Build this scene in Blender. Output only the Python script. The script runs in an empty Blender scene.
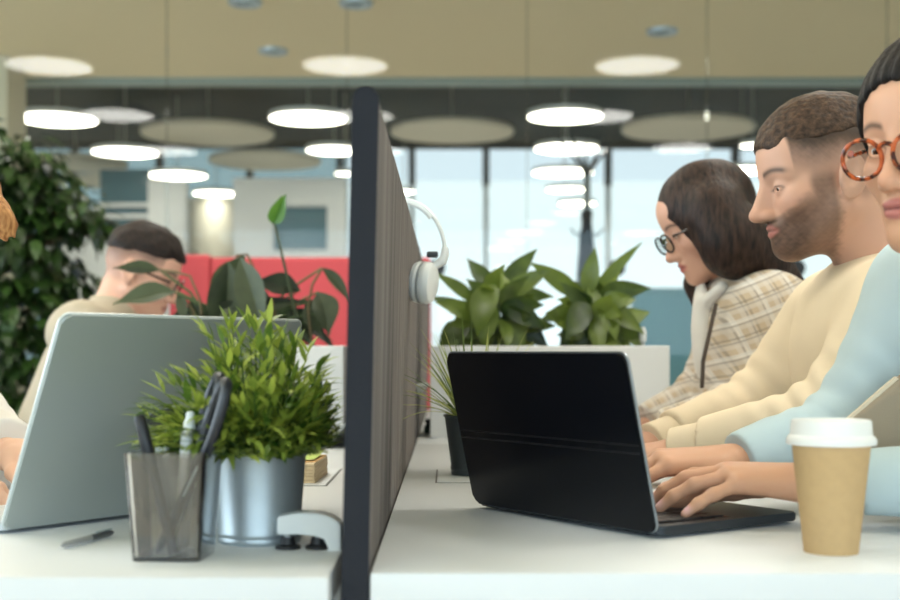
import bpy, bmesh, math, random
import numpy as np
from mathutils import Vector, Matrix
PI = math.pi
SC = bpy.context.scene
COL = SC.collection

# ------------------------------------------------------------------ camera
CAMZ = 0.94
DESK = 0.738
cd = bpy.data.cameras.new('camera'); cam = bpy.data.objects.new('camera', cd); COL.objects.link(cam)
cam.location = (0, 0, CAMZ); cam.rotation_euler = (PI/2, 0, 0)
cd.sensor_width = 36; cd.lens = 50
cd.shift_x = 2/900; cd.shift_y = 52/900
cd.clip_start = 0.05; cd.clip_end = 200
cd.dof.use_dof = True; cd.dof.focus_distance = 1.72; cd.dof.aperture_fstop = 4.2
SC.camera = cam
# ------------------------------------------------------------------ world, sun, large lights, exposure
w = bpy.data.worlds.new('sky'); SC.world = w; w.use_nodes = True
bgn = w.node_tree.nodes['Background']
bgn.inputs['Color'].default_value = (0.80, 0.88, 0.96, 1); bgn.inputs['Strength'].default_value = 1.15
sd = bpy.data.lights.new('sun', 'SUN'); sun = bpy.data.objects.new('sun', sd); COL.objects.link(sun)
sd.energy = 2.9; sd.angle = 0.05; sd.color = (1.0, 0.96, 0.9); sun.rotation_euler = (math.radians(42), 0, math.radians(-20))
def area(name, loc, rot, sx, sy, power, color):
    l = bpy.data.lights.new(name, 'AREA'); l.shape = 'RECTANGLE'; l.size = sx; l.size_y = sy
    l.energy = power; l.color = color
    o = bpy.data.objects.new(name, l); COL.objects.link(o); o.location = loc; o.rotation_euler = rot
    return o
# daylight through the windows of the wall behind the camera and of the right-hand wall
area('daylight_rear', (0.0, -3.85, 1.8), (PI/2+.35, 0, 0), 9.0, 1.9, 185, (0.66, 0.85, 1.0))
area('daylight_left', (-5.85, 2.2, 1.8), (PI/2+.25, 0, -PI/2), 6.0, 1.9, 230, (0.72, 0.88, 1.0))
SC.view_settings.view_transform = 'Standard'; SC.view_settings.look = 'None'
SC.view_settings.exposure = 0.06; SC.view_settings.gamma = 1.0; SC.view_settings.use_curve_mapping = False

LAMP_W = 7.3
def at(px, py, Y):
    return np.array(((px-448)*Y/1250.0, Y, CAMZ-(py-352)*Y/1250.0))

# ------------------------------------------------------------------ materials
def lin(c):
    c = c/255.0
    return c/12.92 if c <= 0.04045 else ((c+0.055)/1.055)**2.4
def rgb(r, g, b): return (lin(r), lin(g), lin(b), 1)
def _new(name):
    m = bpy.data.materials.new(name); m.use_nodes = True
    return m, m.node_tree.nodes, m.node_tree.links, m.node_tree.nodes['Principled BSDF']
def mat(name, col, rough=0.5, metal=0.0, spec=0.5, bump=0, bscale=200, var=0.0, vscale=3.0, stretch=None, coat=0.0, sss=0.0):
    m, N, L, P = _new(name)
    P.inputs['Base Color'].default_value = col
    P.inputs['Roughness'].default_value = rough
    P.inputs['Metallic'].default_value = metal
    P.inputs['Specular IOR Level'].default_value = spec
    P.inputs['Coat Weight'].default_value = coat
    if sss:
        P.inputs['Subsurface Weight'].default_value = sss
        P.inputs['Subsurface Radius'].default_value = (0.012, 0.005, 0.003)
        P.inputs['Subsurface Scale'].default_value = 0.5
    if bump or var:
        tc = N.new('ShaderNodeTexCoord'); src = tc.outputs['Object']
        if stretch:
            mp = N.new('ShaderNodeMapping'); mp.inputs['Scale'].default_value = stretch
            L.new(src, mp.inputs['Vector']); src = mp.outputs['Vector']
    if bump:
        t = N.new('ShaderNodeTexNoise'); t.inputs['Scale'].default_value = bscale; t.inputs['Detail'].default_value = 3
        L.new(src, t.inputs['Vector'])
        b = N.new('ShaderNodeBump'); b.inputs['Strength'].default_value = bump; b.inputs['Distance'].default_value = 0.002
        L.new(t.outputs['Fac'], b.inputs['Height']); L.new(b.outputs['Normal'], P.inputs['Normal'])
    if var:
        t = N.new('ShaderNodeTexNoise'); t.inputs['Scale'].default_value = vscale; t.inputs['Detail'].default_value = 4
        L.new(src, t.inputs['Vector'])
        r = N.new('ShaderNodeValToRGB')
        r.color_ramp.elements[0].position = 0.3; r.color_ramp.elements[1].position = 0.7
        r.color_ramp.elements[0].color = tuple(c*(1-var) for c in col[:3])+(1,)
        r.color_ramp.elements[1].color = tuple(min(1, c*(1+var)) for c in col[:3])+(1,)
        L.new(t.outputs['Fac'], r.inputs['Fac']); L.new(r.outputs['Color'], P.inputs['Base Color'])
    return m
def emit(name, col, s):
    m, N, L, P = _new(name)
    P.inputs['Base Color'].default_value = col
    P.inputs['Emission Color'].default_value = col; P.inputs['Emission Strength'].default_value = s
    return m
def glassy(name, tint, refl=0.06, rough=0.0):
    m, N, L, P = _new(name); N.remove(P)
    t = N.new('ShaderNodeBsdfTransparent'); t.inputs['Color'].default_value = tint
    g = N.new('ShaderNodeBsdfGlossy'); g.inputs['Roughness'].default_value = rough
    fr = N.new('ShaderNodeFresnel'); fr.inputs['IOR'].default_value = 1.45
    ml = N.new('ShaderNodeMath'); ml.operation = 'MULTIPLY'; ml.inputs[1].default_value = refl/0.034
    L.new(fr.outputs[0], ml.inputs[0])
    x = N.new('ShaderNodeMixShader'); L.new(ml.outputs[0], x.inputs[0]); L.new(t.outputs[0], x.inputs[1]); L.new(g.outputs[0], x.inputs[2])
    L.new(x.outputs[0], N['Material Output'].inputs['Surface'])
    return m
def attr_mat(name, rough=0.5, sss=0.0, bump=0, bscale=300, spec=0.4):
    m = mat(name, (0.5, 0.5, 0.5, 1), rough=rough, sss=sss, bump=bump, bscale=bscale, spec=spec)
    N = m.node_tree.nodes; L = m.node_tree.links
    a = N.new('ShaderNodeAttribute'); a.attribute_name = 'Col'
    L.new(a.outputs['Color'], N['Principled BSDF'].inputs['Base Color'])
    return m
def leaf_mat(name, c0, c1, rough=0.4, edge=None):
    """leaf colours that differ from leaf to leaf; some light shines through"""
    m, N, L, P = _new(name)
    g = N.new('ShaderNodeNewGeometry'); r = N.new('ShaderNodeValToRGB')
    r.color_ramp.elements[0].color = c0; r.color_ramp.elements[1].color = c1
    tc = N.new('ShaderNodeTexCoord'); t = N.new('ShaderNodeTexNoise'); t.inputs['Scale'].default_value = 30
    L.new(tc.outputs['Object'], t.inputs['Vector'])
    ad = N.new('ShaderNodeMath'); ad.operation = 'MULTIPLY_ADD'; ad.inputs[1].default_value = 0.5
    L.new(t.outputs['Fac'], ad.inputs[0])
    sb = N.new('ShaderNodeMath'); sb.operation = 'SUBTRACT'; sb.inputs[1].default_value = 0.25
    L.new(g.outputs['Random Per Island'], sb.inputs[0]); L.new(sb.outputs[0], ad.inputs[2])
    L.new(ad.outputs[0], r.inputs['Fac']); L.new(r.outputs['Color'], P.inputs['Base Color'])
    P.inputs['Roughness'].default_value = rough
    tr = N.new('ShaderNodeBsdfTranslucent'); L.new(r.outputs['Color'], tr.inputs['Color'])
    x = N.new('ShaderNodeMixShader'); x.inputs[0].default_value = 0.3
    L.new(P.outputs[0], x.inputs[1]); L.new(tr.outputs[0], x.inputs[2])
    L.new(x.outputs[0], N['Material Output'].inputs['Surface'])
    return m
def ribbed_mat(name, c0, c1, c2):
    m, N, L, P = _new(name)
    tc = N.new('ShaderNodeTexCoord'); mp = N.new('ShaderNodeMapping'); mp.inputs['Scale'].default_value = (60, 60, 1.5)
    L.new(tc.outputs['Object'], mp.inputs['Vector'])
    t = N.new('ShaderNodeTexNoise'); t.inputs['Scale'].default_value = 1.0; t.inputs['Detail'].default_value = 4
    L.new(mp.outputs['Vector'], t.inputs['Vector'])
    r = N.new('ShaderNodeValToRGB'); e = r.color_ramp.elements
    e[0].position = .3; e[1].position = .72; e[0].color = c0; e[1].color = c2
    k = e.new(.5); k.color = c1
    L.new(t.outputs['Fac'], r.inputs['Fac']); L.new(r.outputs['Color'], P.inputs['Base Color'])
    b = N.new('ShaderNodeBump'); b.inputs['Strength'].default_value = .6; b.inputs['Distance'].default_value = .002
    L.new(t.outputs['Fac'], b.inputs['Height']); L.new(b.outputs['Normal'], P.inputs['Normal'])
    P.inputs['Roughness'].default_value = .95; P.inputs['Specular IOR Level'].default_value = .1
    return m
def plaid_mat(name):
    m, N, L, P = _new(name)
    tc = N.new('ShaderNodeTexCoord'); mp = N.new('ShaderNodeMapping')
    mp.inputs['Rotation'].default_value = (0, math.radians(22), 0)
    L.new(tc.outputs['Object'], mp.inputs['Vector'])
    sp = N.new('ShaderNodeSeparateXYZ'); L.new(mp.outputs['Vector'], sp.inputs[0])
    def bands(sock, period, width, off):
        a = N.new('ShaderNodeMath'); a.operation = 'MULTIPLY_ADD'; a.inputs[1].default_value = 1/period; a.inputs[2].default_value = off+50
        L.new(sock, a.inputs[0])
        f = N.new('ShaderNodeMath'); f.operation = 'FRACT'; L.new(a.outputs[0], f.inputs[0])
        c = N.new('ShaderNodeMath'); c.operation = 'LESS_THAN'; c.inputs[1].default_value = width; L.new(f.outputs[0], c.inputs[0])
        return c.outputs[0]
    cur = None
    base = (rgb(198, 180, 156))
    last = None
    for sock in ('X', 'Z'):
        for (per, wd, off, col, fac) in ((.030, .42, 0, rgb(212, 204, 194), .55), (.030, .12, .5, rgb(124, 116, 110), .42), (.030, .12, .74, rgb(124, 116, 110), .42), (.060, .12, .3, rgb(232, 228, 222), .6)):
            b = bands(sp.outputs[sock], per, wd, off)
            mx = N.new('ShaderNodeMix'); mx.data_type = 'RGBA'
            ml = N.new('ShaderNodeMath'); ml.operation = 'MULTIPLY'; ml.inputs[1].default_value = fac; L.new(b, ml.inputs[0])
            L.new(ml.outputs[0], mx.inputs['Factor'])
            if last is None: mx.inputs['A'].default_value = base
            else: L.new(last, mx.inputs['A'])
            mx.inputs['B'].default_value = col
            last = mx.outputs['Result']
    L.new(last, P.inputs['Base Color'])
    P.inputs['Roughness'].default_value = .9; P.inputs['Specular IOR Level'].default_value = .15
    return m

# ------------------------------------------------------------------ mesh helpers
class MB:
    """collects shapes, then links them as one mesh object"""
    def __init__(s): s.bm = bmesh.new()
    def _add(s, vs, fs, mi=0):
        V = [s.bm.verts.new(tuple(v)) for v in vs]
        for f in fs:
            try:
                F = s.bm.faces.new([V[i] for i in f]); F.material_index = mi; F.smooth = True
            except ValueError: pass
    def box(s, x0, x1, y0, y1, z0, z1, bevel=0.0, seg=2, M=None):
        t = bmesh.new(); bmesh.ops.create_cube(t, size=1)
        for v in t.verts: v.co = ((x0+x1)/2+v.co.x*(x1-x0), (y0+y1)/2+v.co.y*(y1-y0), (z0+z1)/2+v.co.z*(z1-z0))
        if bevel: bmesh.ops.bevel(t, geom=list(t.edges), offset=bevel, segments=seg, affect='EDGES', profile=.5)
        s.merge(t, M); return s
    def merge(s, t, M=None):
        t.verts.index_update()
        vs = [(M @ v.co) if M is not None else v.co.copy() for v in t.verts]
        fs = [[v.index for v in f.verts] for f in t.faces]
        s._add(vs, fs); t.free()
    def lathe(s, prof, n=32, M=None, closed=True):
        vs = []; fs = []
        for (r, z) in prof:
            for i in range(n):
                a = 2*PI*i/n; vs.append(Vector((r*math.cos(a), r*math.sin(a), z)))
        m = len(prof)
        for j in range(m-1):
            for i in range(n):
                fs.append((j*n+i, j*n+(i+1) % n, (j+1)*n+(i+1) % n, (j+1)*n+i))
        if closed:
            if prof[0][0] > 1e-6: fs.append(tuple(reversed(range(n))))
            if prof[-1][0] > 1e-6: fs.append(tuple(range((m-1)*n, m*n)))
        if M is not None: vs = [M @ v for v in vs]
        s._add(vs, fs); return s
    def tube(s, pts, r, n=8, cap=True, closed=False):
        pts = [Vector(p) for p in pts]; m = len(pts)
        rs = r if hasattr(r, '__len__') else [r]*m
        vs = []; fs = []; ref = None
        for j, p in enumerate(pts):
            if closed: tdir = (pts[(j+1) % m]-pts[j-1]).normalized()
            else: tdir = (pts[min(j+1, m-1)]-pts[max(j-1, 0)]).normalized()
            if ref is None: ref = Vector((0, 0, 1)) if abs(tdir.z) < .9 else Vector((1, 0, 0))
            ref = (ref-tdir*ref.dot(tdir)).normalized(); q = tdir.cross(ref)
            for i in range(n):
                a = 2*PI*i/n; vs.append(p+(ref*math.cos(a)+q*math.sin(a))*rs[j])
        for j in range(m if closed else m-1):
            k = (j+1) % m
            for i in range(n): fs.append((j*n+i, j*n+(i+1) % n, k*n+(i+1) % n, k*n+i))
        if cap and not closed: fs.append(tuple(reversed(range(n)))); fs.append(tuple(range((m-1)*n, m*n)))
        s._add(vs, fs); return s
    def sphere(s, c, r, u=20, v=12, M=None):
        t = bmesh.new(); bmesh.ops.create_uvsphere(t, u_segments=u, v_segments=v, radius=1)
        rr = r if hasattr(r, '__len__') else (r, r, r)
        for q in t.verts: q.co = Vector((q.co.x*rr[0]+c[0], q.co.y*rr[1]+c[1], q.co.z*rr[2]+c[2]))
        s.merge(t, M); return s
    def prism(s, poly, axis, a, b):
        """polygon of (u, v) extruded along x, y or z between a and b"""
        def pt(u, v, q): return {'x': (q, u, v), 'y': (u, q, v), 'z': (u, v, q)}[axis]
        n = len(poly); vs = [pt(u, v, a) for u, v in poly]+[pt(u, v, b) for u, v in poly]
        fs = [tuple(range(n)), tuple(range(2*n-1, n-1, -1))]+[(i, i+n, (i+1) % n+n, (i+1) % n) for i in range(n)]
        s._add(vs, fs); return s
    def build(s, name, m, parent=None, loc=None, M=None, auto=True):
        bmesh.ops.recalc_face_normals(s.bm, faces=list(s.bm.faces))
        if M is not None: bmesh.ops.transform(s.bm, matrix=M, verts=list(s.bm.verts))
        if loc is not None: bmesh.ops.translate(s.bm, vec=-Vector(loc), verts=list(s.bm.verts))
        me = bpy.data.meshes.new(name); s.bm.to_mesh(me); s.bm.free()
        o = bpy.data.objects.new(name, me); COL.objects.link(o)
        for q in (m if isinstance(m, (list, tuple)) else [m]): me.materials.append(q)
        if auto: sharp(me)
        if parent is not None: o.parent = parent
        if loc is not None: o.location = loc
        return o
def sharp(me, ang=35):
    try:
        me.set_sharp_from_angle(angle=math.radians(ang))
    except Exception: pass
def tag(o, label=None, cat=None, group=None, kind=None):
    if label: o['label'] = label
    if cat: o['category'] = cat
    if group: o['group'] = group
    if kind: o['kind'] = kind
    return o
def thing(name, label, cat, loc=(0, 0, 0), rz=0, group=None):
    o = bpy.data.objects.new(name, None); COL.objects.link(o)
    o.location = tuple(loc); o.rotation_euler = (0, 0, rz); o.empty_display_size = .05
    return tag(o, label, cat, group)
def struct(o): o['kind'] = 'structure'; return o
def kids(o): return [c for c in COL.objects if c.parent == o]
def copy_tree(o, parent=None):
    c = o.copy(); COL.objects.link(c)
    if parent is not None: c.parent = parent
    for ch in kids(o): copy_tree(ch, c)
    return c
# ------------------------------------------------------------------ bodies: blended volumes meshed as one surface
def smin(a, b, k):
    if k <= 1e-6: return np.minimum(a, b)
    h = np.clip(.5+.5*(b-a)/k, 0, 1)
    return b*(1-h)+a*h-k*h*(1-h)
A3 = lambda *v: np.array(v, dtype=float)
def cone(a, b, ra, rb, k=.02): return ('cone', A3(*a), A3(*b), ra, rb, k)
def ell(c, r, M=None, k=.02): return ('ell', A3(*c), A3(*r), np.eye(3) if M is None else M, k)
def cut(p, k=.005): return ('cut', p, k)
def half(p0, n, k=.005): return ('half', A3(*p0), A3(*n)/np.linalg.norm(n), k)
def clipc(a, b, ra, rb, k, p0, n): return ('clip', cone(a, b, ra, rb, k), A3(*p0), A3(*n)/np.linalg.norm(n), k)
def pd(p, X, Y, Z):
    if p[0] == 'cone':
        a, b, ra, rb = p[1:5]; ba = b-a
        t = np.clip(((X-a[0])*ba[0]+(Y-a[1])*ba[1]+(Z-a[2])*ba[2])/max(1e-9, ba@ba), 0, 1)
        return np.sqrt((X-a[0]-t*ba[0])**2+(Y-a[1]-t*ba[1])**2+(Z-a[2]-t*ba[2])**2)-(ra+(rb-ra)*t)
    if p[0] == 'ell':
        c, r, M = p[1:4]; x = X-c[0]; y = Y-c[1]; z = Z-c[2]
        q = [(x*M[0, i]+y*M[1, i]+z*M[2, i])/r[i] for i in range(3)]
        k0 = np.sqrt(q[0]**2+q[1]**2+q[2]**2)
        k1 = np.sqrt((q[0]/r[0])**2+(q[1]/r[1])**2+(q[2]/r[2])**2)
        return k0*(k0-1)/np.maximum(k1, 1e-9)
    if p[0] == 'clip':
        d = pd(p[1], X, Y, Z); p0, n = p[2], p[3]
        return np.maximum(d, (X-p0[0])*n[0]+(Y-p0[1])*n[1]+(Z-p0[2])*n[2])
def bounds(p):
    if p[0] == 'cone':
        a, b, ra, rb = p[1:5]; return np.minimum(a-ra, b-rb), np.maximum(a+ra, b+rb)
    if p[0] == 'ell':
        e = np.sqrt((p[3]**2) @ (p[2]**2)); return p[1]-e, p[1]+e
    if p[0] == 'clip': return bounds(p[1])
    if p[0] == 'cut': return bounds(p[1])
BIG = .05
def field(prims, h, post=None):
    bs = [bounds(p) for p in prims if p[0] in ('cone', 'ell', 'clip')]
    lo = np.min([b[0] for b in bs], 0)-.015; hi = np.max([b[1] for b in bs], 0)+.015
    n = np.ceil((hi-lo)/h).astype(int)+1
    D = np.full(n, BIG, np.float32)
    ax = [lo[i]+h*np.arange(n[i]) for i in range(3)]
    def block(l, u):
        i0 = np.clip(((l-lo)/h).astype(int)-1, 0, n-1); i1 = np.clip(((u-lo)/h).astype(int)+2, 1, n)
        sl = tuple(slice(i0[i], i1[i]) for i in range(3))
        return sl, ax[0][sl[0]][:, None, None], ax[1][sl[1]][None, :, None], ax[2][sl[2]][None, None, :]
    for p in prims:
        if p[0] == 'half':
            sl, X, Y, Z = block(lo, hi); p0, nn = p[1], p[2]
            b = (X-p0[0])*nn[0]+(Y-p0[1])*nn[1]+(Z-p0[2])*nn[2]     # keeps the side where b < 0
            D[sl] = -smin(-D[sl], -b, p[3])
            continue
        l, u = bounds(p); sl, X, Y, Z = block(l-BIG, u+BIG)
        if min(D[sl].shape) == 0: continue
        if p[0] == 'cut': D[sl] = -smin(-D[sl], pd(p[1], X, Y, Z), p[2])
        else: D[sl] = smin(D[sl], pd(p, X, Y, Z), p[4] if p[0] != 'cone' else p[5])
    if post is not None:
        D += post(ax[0][:, None, None], ax[1][None, :, None], ax[2][None, None, :]).astype(np.float32)
    return D, lo, h
def nets(D, lo, h):
    s = D < 0
    s[0] = s[-1] = False; s[:, 0] = s[:, -1] = False; s[:, :, 0] = s[:, :, -1] = False
    cnt = np.zeros(tuple(np.array(D.shape)-1), np.uint8)
    for i in (0, 1):
        for j in (0, 1):
            for k in (0, 1): cnt += s[i:D.shape[0]-1+i, j:D.shape[1]-1+j, k:D.shape[2]-1+k]
    act = (cnt > 0) & (cnt < 8)
    idx = np.argwhere(act); vid = np.full(act.shape, -1, np.int32); vid[act] = np.arange(len(idx))
    acc = np.zeros((len(idx), 3)); num = np.zeros(len(idx))
    cor = [(i, j, k) for i in (0, 1) for j in (0, 1) for k in (0, 1)]
    for a in cor:
        for ax in range(3):
            if a[ax]: continue
            b = list(a); b[ax] = 1
            ia = idx+np.array(a); ib = idx+np.array(b)
            va = D[ia[:, 0], ia[:, 1], ia[:, 2]]; vb = D[ib[:, 0], ib[:, 1], ib[:, 2]]
            cr = (va < 0) != (vb < 0)
            t = np.where(cr, va/np.where(cr, va-vb, 1), 0)
            q = np.tile(np.array(a, float), (len(idx), 1)); q[:, ax] += t
            acc[cr] += q[cr]; num[cr] += 1
    V = lo+h*(idx+acc/np.maximum(num, 1)[:, None])
    F = []
    for ax in range(3):
        o = [(1, 2), (2, 0), (0, 1)][ax]
        sa = s.take(range(0, s.shape[ax]-1), ax); sb = s.take(range(1, s.shape[ax]), ax)
        E = np.argwhere(sa != sb)
        E = E[(E[:, o[0]] > 0) & (E[:, o[1]] > 0)]
        for q in o: E = E[E[:, q] < act.shape[q]]
        ins = s[E[:, 0], E[:, 1], E[:, 2]]
        c = []
        for (da, db) in ((-1, -1), (0, -1), (0, 0), (-1, 0)):
            e = E.copy(); e[:, o[0]] += da; e[:, o[1]] += db
            c.append(vid[e[:, 0], e[:, 1], e[:, 2]])
        c = np.stack(c, 1); c[~ins] = c[~ins][:, ::-1]
        F.append(c)
    F = np.concatenate(F); F = F[(F >= 0).all(1)]
    return V, F
def largest(V, F):
    """keeps the biggest connected piece"""
    lab = np.arange(len(V))
    for _ in range(4000):
        m = lab[F].min(1); new = lab.copy()
        for i in range(4): np.minimum.at(new, F[:, i], m)
        new = new[new]
        if (new == lab).all(): break
        lab = new
    u, c = np.unique(lab, return_counts=True); keep = lab == u[np.argmax(c)]
    re = np.cumsum(keep)-1
    return V[keep], re[F[keep[F].all(1)]]
def skin_mesh(name, prims, h, m, parent=None, origin=(0, 0, 0), post=None, colf=None, one=True, smooth=0):
    V, F = nets(*field(prims, h, post))
    if one: V, F = largest(V, F)
    for _ in range(smooth):
        S = np.zeros_like(V); n = np.zeros(len(V))
        for i in range(4):
            np.add.at(S, F[:, i], V[F[:, (i+1) % 4]]); np.add.at(S, F[:, i], V[F[:, i-1]]); np.add.at(n, F[:, i], 2)
        V = .5*V+.5*S/np.maximum(n, 1)[:, None]
    me = bpy.data.meshes.new(name); O = A3(*origin)
    me.vertices.add(len(V)); me.vertices.foreach_set('co', (V-O).astype(np.float32).ravel())
    me.loops.add(F.size); me.loops.foreach_set('vertex_index', F.astype(np.int32).ravel())
    me.polygons.add(len(F)); me.polygons.foreach_set('loop_start', np.arange(0, F.size, 4, dtype=np.int32))
    me.polygons.foreach_set('loop_total', np.full(len(F), 4, np.int32))
    me.update(calc_edges=True); me.validate()
    me.polygons.foreach_set('use_smooth', np.ones(len(me.polygons), bool))
    if colf is not None:
        c = colf(V); a = me.color_attributes.new('Col', 'FLOAT_COLOR', 'POINT')
        a.data.foreach_set('color', np.concatenate([c, np.ones((len(V), 1))], 1).astype(np.float32).ravel())
    me.materials.append(m)
    o = bpy.data.objects.new(name, me); COL.objects.link(o); o.location = tuple(O)
    if parent is not None:
        wl = A3(0, 0, 0); q = parent
        while q is not None: wl = wl+A3(*q.location); q = q.parent
        o.parent = parent; o.location = tuple(O-wl)
    return o
def unit(v): v = np.asarray(v, float); return v/np.linalg.norm(v)
def wob(X, Y, Z, f, seed=0):
    r = random.Random(seed); t = 0
    for i in range(5):
        a, b, c = (r.uniform(-1, 1)*f for _ in range(3)); ph = r.uniform(0, 6)
        t = t+np.sin(a*X+b*Y+c*Z+ph+1.3*np.sin(b*.7*X+c*.6*Y-a*.8*Z+ph*2))
    return t/5
def sst(a, b, x): t = np.clip((x-a)/(b-a), 0, 1); return t*t*(3-2*t)

class Head:
    def __init__(s, c, az, pitch, scale=1.0, low=1.0, roll=0):
        s.c = A3(*c); a = math.radians(az); p = math.radians(pitch); r = math.radians(roll)
        f0 = A3(math.cos(a), math.sin(a), 0); u0 = A3(0, 0, 1)
        f = f0*math.cos(p)-u0*math.sin(p); u = f0*math.sin(p)+u0*math.cos(p); l = np.cross(u, f)
        l, u = l*math.cos(r)+u*math.sin(r), u*math.cos(r)-l*math.sin(r)
        s.M = np.stack([f, l, u], 1); s.s = scale; s.low = low
    def w(s, x, y, z): return s.c+s.M @ (A3(x, y, z*(s.low if z < 0 else 1))*s.s)
    def local(s, V):
        q = (V-s.c) @ s.M/s.s; q[:, 2] = np.where(q[:, 2] < 0, q[:, 2]/s.low, q[:, 2]); return q
    def n(s, x, y, z): return s.M @ A3(x, y, z)
    def cone(s, a, b, ra, rb, k=.015): return cone(s.w(*a), s.w(*b), ra*s.s, rb*s.s, k*s.s)
    def ell(s, c, r, k=.015, rot=0):
        M = s.M
        if rot:
            t = math.radians(rot); R = np.array([[math.cos(t), 0, math.sin(t)], [0, 1, 0], [-math.sin(t), 0, math.cos(t)]]); M = s.M @ R
        return ell(s.w(*c), A3(*r)*s.s, M, k*s.s)
    def prims(s, sex='m', eye_open=.0042, nose=1.0):
        m = sex == 'm'; P = []
        P.append(s.ell((-.006, 0, .030), (.095, .076, .086)))
        P.append(s.ell((.030, 0, -.030), (.056, .060 if m else .058, .078), .02))
        for y in (1, -1):
            P.append(s.cone((.002, .054*y, -.050), (.066, .014*y, -.097), .019 if m else .016, .017 if m else .014, .03))
            P.append(s.ell((.054, .040*y, -.026), (.026, .024, .024), .02))
            P.append(s.cone((.078, .010*y, .020), (.066, .044*y, .018), .013 if m else .009, .011 if m else .009, .012))
        P.append(s.ell((.070, 0, -.066), (.026, .028, .026), .016))
        P.append(s.ell((.074, 0, -.100), (.019, .020, .016), .016))
        P.append(s.ell((.050, 0, .050), (.040, .054, .042), .03))
        for y in (1, -1): P.append(cut(s.ell((.104, .033*y, .0), (.020, .021, .013)), .014*s.s))
        P.append(s.cone((.090 if m else .085, 0, .010), (.109 if m else .103, 0, -.034), .0075, .0100, .010))
        P.append(s.cone((.080, 0, .004), (.094 if m else .090, 0, -.037), .010, .0125, .010))
        P.append(s.ell((.1105 if m else .105, 0, -.039), (.012, .0110, .0090), .008))
        for y in (1, -1): P.append(s.ell((.098 if m else .094, .0125*y, -.043), (.011, .0065, .0075), .006))
        for y in (1, -1): P.append(cut(s.ell((.099, .006*y, -.051), (.0045, .003, .004)), .002))
        for y in (1, -1):
            P.append(s.ell((.0715, .031*y, -.001), (.0150, .0150, .0145), .006))
            P.append(cut(s.ell((.090, .0315*y, -.0025), (.011, .0125, eye_open)), .002))
        P.append(s.ell((.0900, 0, -.0625), (.0090, .022, .0050), .004))
        P.append(s.ell((.0885, 0, -.0735), (.0098, .019, .0060), .004))
        P.append(cut(s.ell((.104, 0, -.0678), (.0095, .021, .0014)), .003))
        for y in (1, -1):
            P.append(s.ell((-.012, .080*y, -.006), (.020, .0085, .033), .004, rot=-12))
            P.append(cut(s.ell((-.008, .0905*y, -.002), (.0115, .0075, .021), rot=-12), .003))
            P.append(s.ell((-.005, .074*y, -.030), (.009, .007, .011), .006))
        return P
def hand(wr, F, U, side, fing, thumb, k=.9):
    """palm plus five jointed fingers; side = +1 when the thumb lies on the left of F (seen from above), U points out of the back of the hand.
    fing: four of (spread, b1, b2, b3) in degrees; thumb: (out, down, bend)"""
    wr = A3(*wr); F = unit(F); U = unit(np.asarray(U, float)-F*np.dot(U, F)); T = np.cross(U, F)*side
    P = []; tips = []
    lat = (.029, .010, -.009, -.027); fw = (.088, .092, .087, .077); ln = ((.042, .025, .021), (.046, .029, .022), (.042, .027, .022), (.033, .020, .019))
    rad = (.0092, .0094, .0090, .0080)
    for i in range(4):
        kn = wr+k*(F*fw[i]+T*lat[i]+U*(.004 if i in (1, 2) else 0))
        P.append(cone(wr+T*lat[i]*.45*k, kn, .0165*k, .0115*k, .016*k))
    for i in range(4):
        sp, b1, b2, b3 = (math.radians(v) for v in fing[i])
        kn = wr+k*(F*fw[i]+T*lat[i]+U*(.004 if i in (1, 2) else 0))
        f = F*math.cos(sp)+T*math.sin(sp); p = kn; an = 0; r = rad[i]*k
        for j, (l, b) in enumerate(zip(ln[i], (b1, b2, b3))):
            an += b; d = f*math.cos(an)-U*math.sin(an); q = p+d*l*k
            r2 = r*(.92 if j < 2 else .80)
            P.append(cone(p, q, r, r2, .005*k)); p, r = q, r2
        tips.append((p+(f*math.sin(an)+U*math.cos(an))*r*.8-d*.004, r))
    out, dn, be = (math.radians(v) for v in thumb)
    b = wr+k*(F*.018+T*.022-U*.006)
    d = unit(F*math.cos(out)+T*math.sin(out)-U*math.sin(dn))
    p = b; r = .0150*k
    for j, l in enumerate((.042, .033, .027)):
        q = p+d*l*k; r2 = (.0115, .0100, .0080)[j]*k
        P.append(cone(p, q, r, r2, .012*k if j == 0 else .005*k)); p, r = q, r2
        d = unit(d*math.cos(be)+unit(F*.6-T*.5)*math.sin(be))
    tips.append((p+U*r*.8, r))
    return P, tips
# ------------------------------------------------------------------ the room
M_FLOOR = mat('pale_bounce_floor', rgb(232, 228, 223), rough=.6, bump=.4, bscale=300, var=.08, vscale=6)  # floor colour lightened to near white to bounce light up to the ceiling
M_CEIL = mat('beige_ceiling', rgb(236, 220, 184), rough=.9)
M_DARKCEIL = mat('dark_ceiling', rgb(44, 52, 52), rough=.85, var=.35, vscale=.8)
M_WALLW = mat('white_wall', rgb(240, 241, 240), rough=.8)
M_CREAMW = mat('cream_wall', rgb(196, 190, 168), rough=.8)
M_TRIM = mat('grey_green_trim', rgb(140, 156, 152), rough=.5)
M_MULL = mat('dark_mullion', rgb(44, 52, 56), rough=.5)
M_MULLG = mat('grey_mullion', rgb(206, 210, 206), rough=.5)
M_PART = glassy('partition_glass', (.965, .98, .975, 1), refl=.020)
M_FACADE = glassy('facade_glass', (.92, .97, .97, 1), refl=.04)
M_TEAL_GLASS = mat('teal_glass', rgb(78, 118, 132), rough=.15)
M_JOINT = glassy('glass_joint', (.80, .83, .80, 1), refl=.05)
M_DOT = mat('dark_dot', rgb(30, 36, 42), rough=.6)
def sbox(name, x0, x1, y0, y1, z0, z1, m, parent=None, bevel=0):
    b = MB(); b.box(x0, x1, y0, y1, z0, z1, bevel); o = b.build(name, m, parent)
    if parent is None: struct(o)
    return o
sbox('floor', -6.2, 6.2, -4.2, 17.3, -.1, 0, M_FLOOR)
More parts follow.
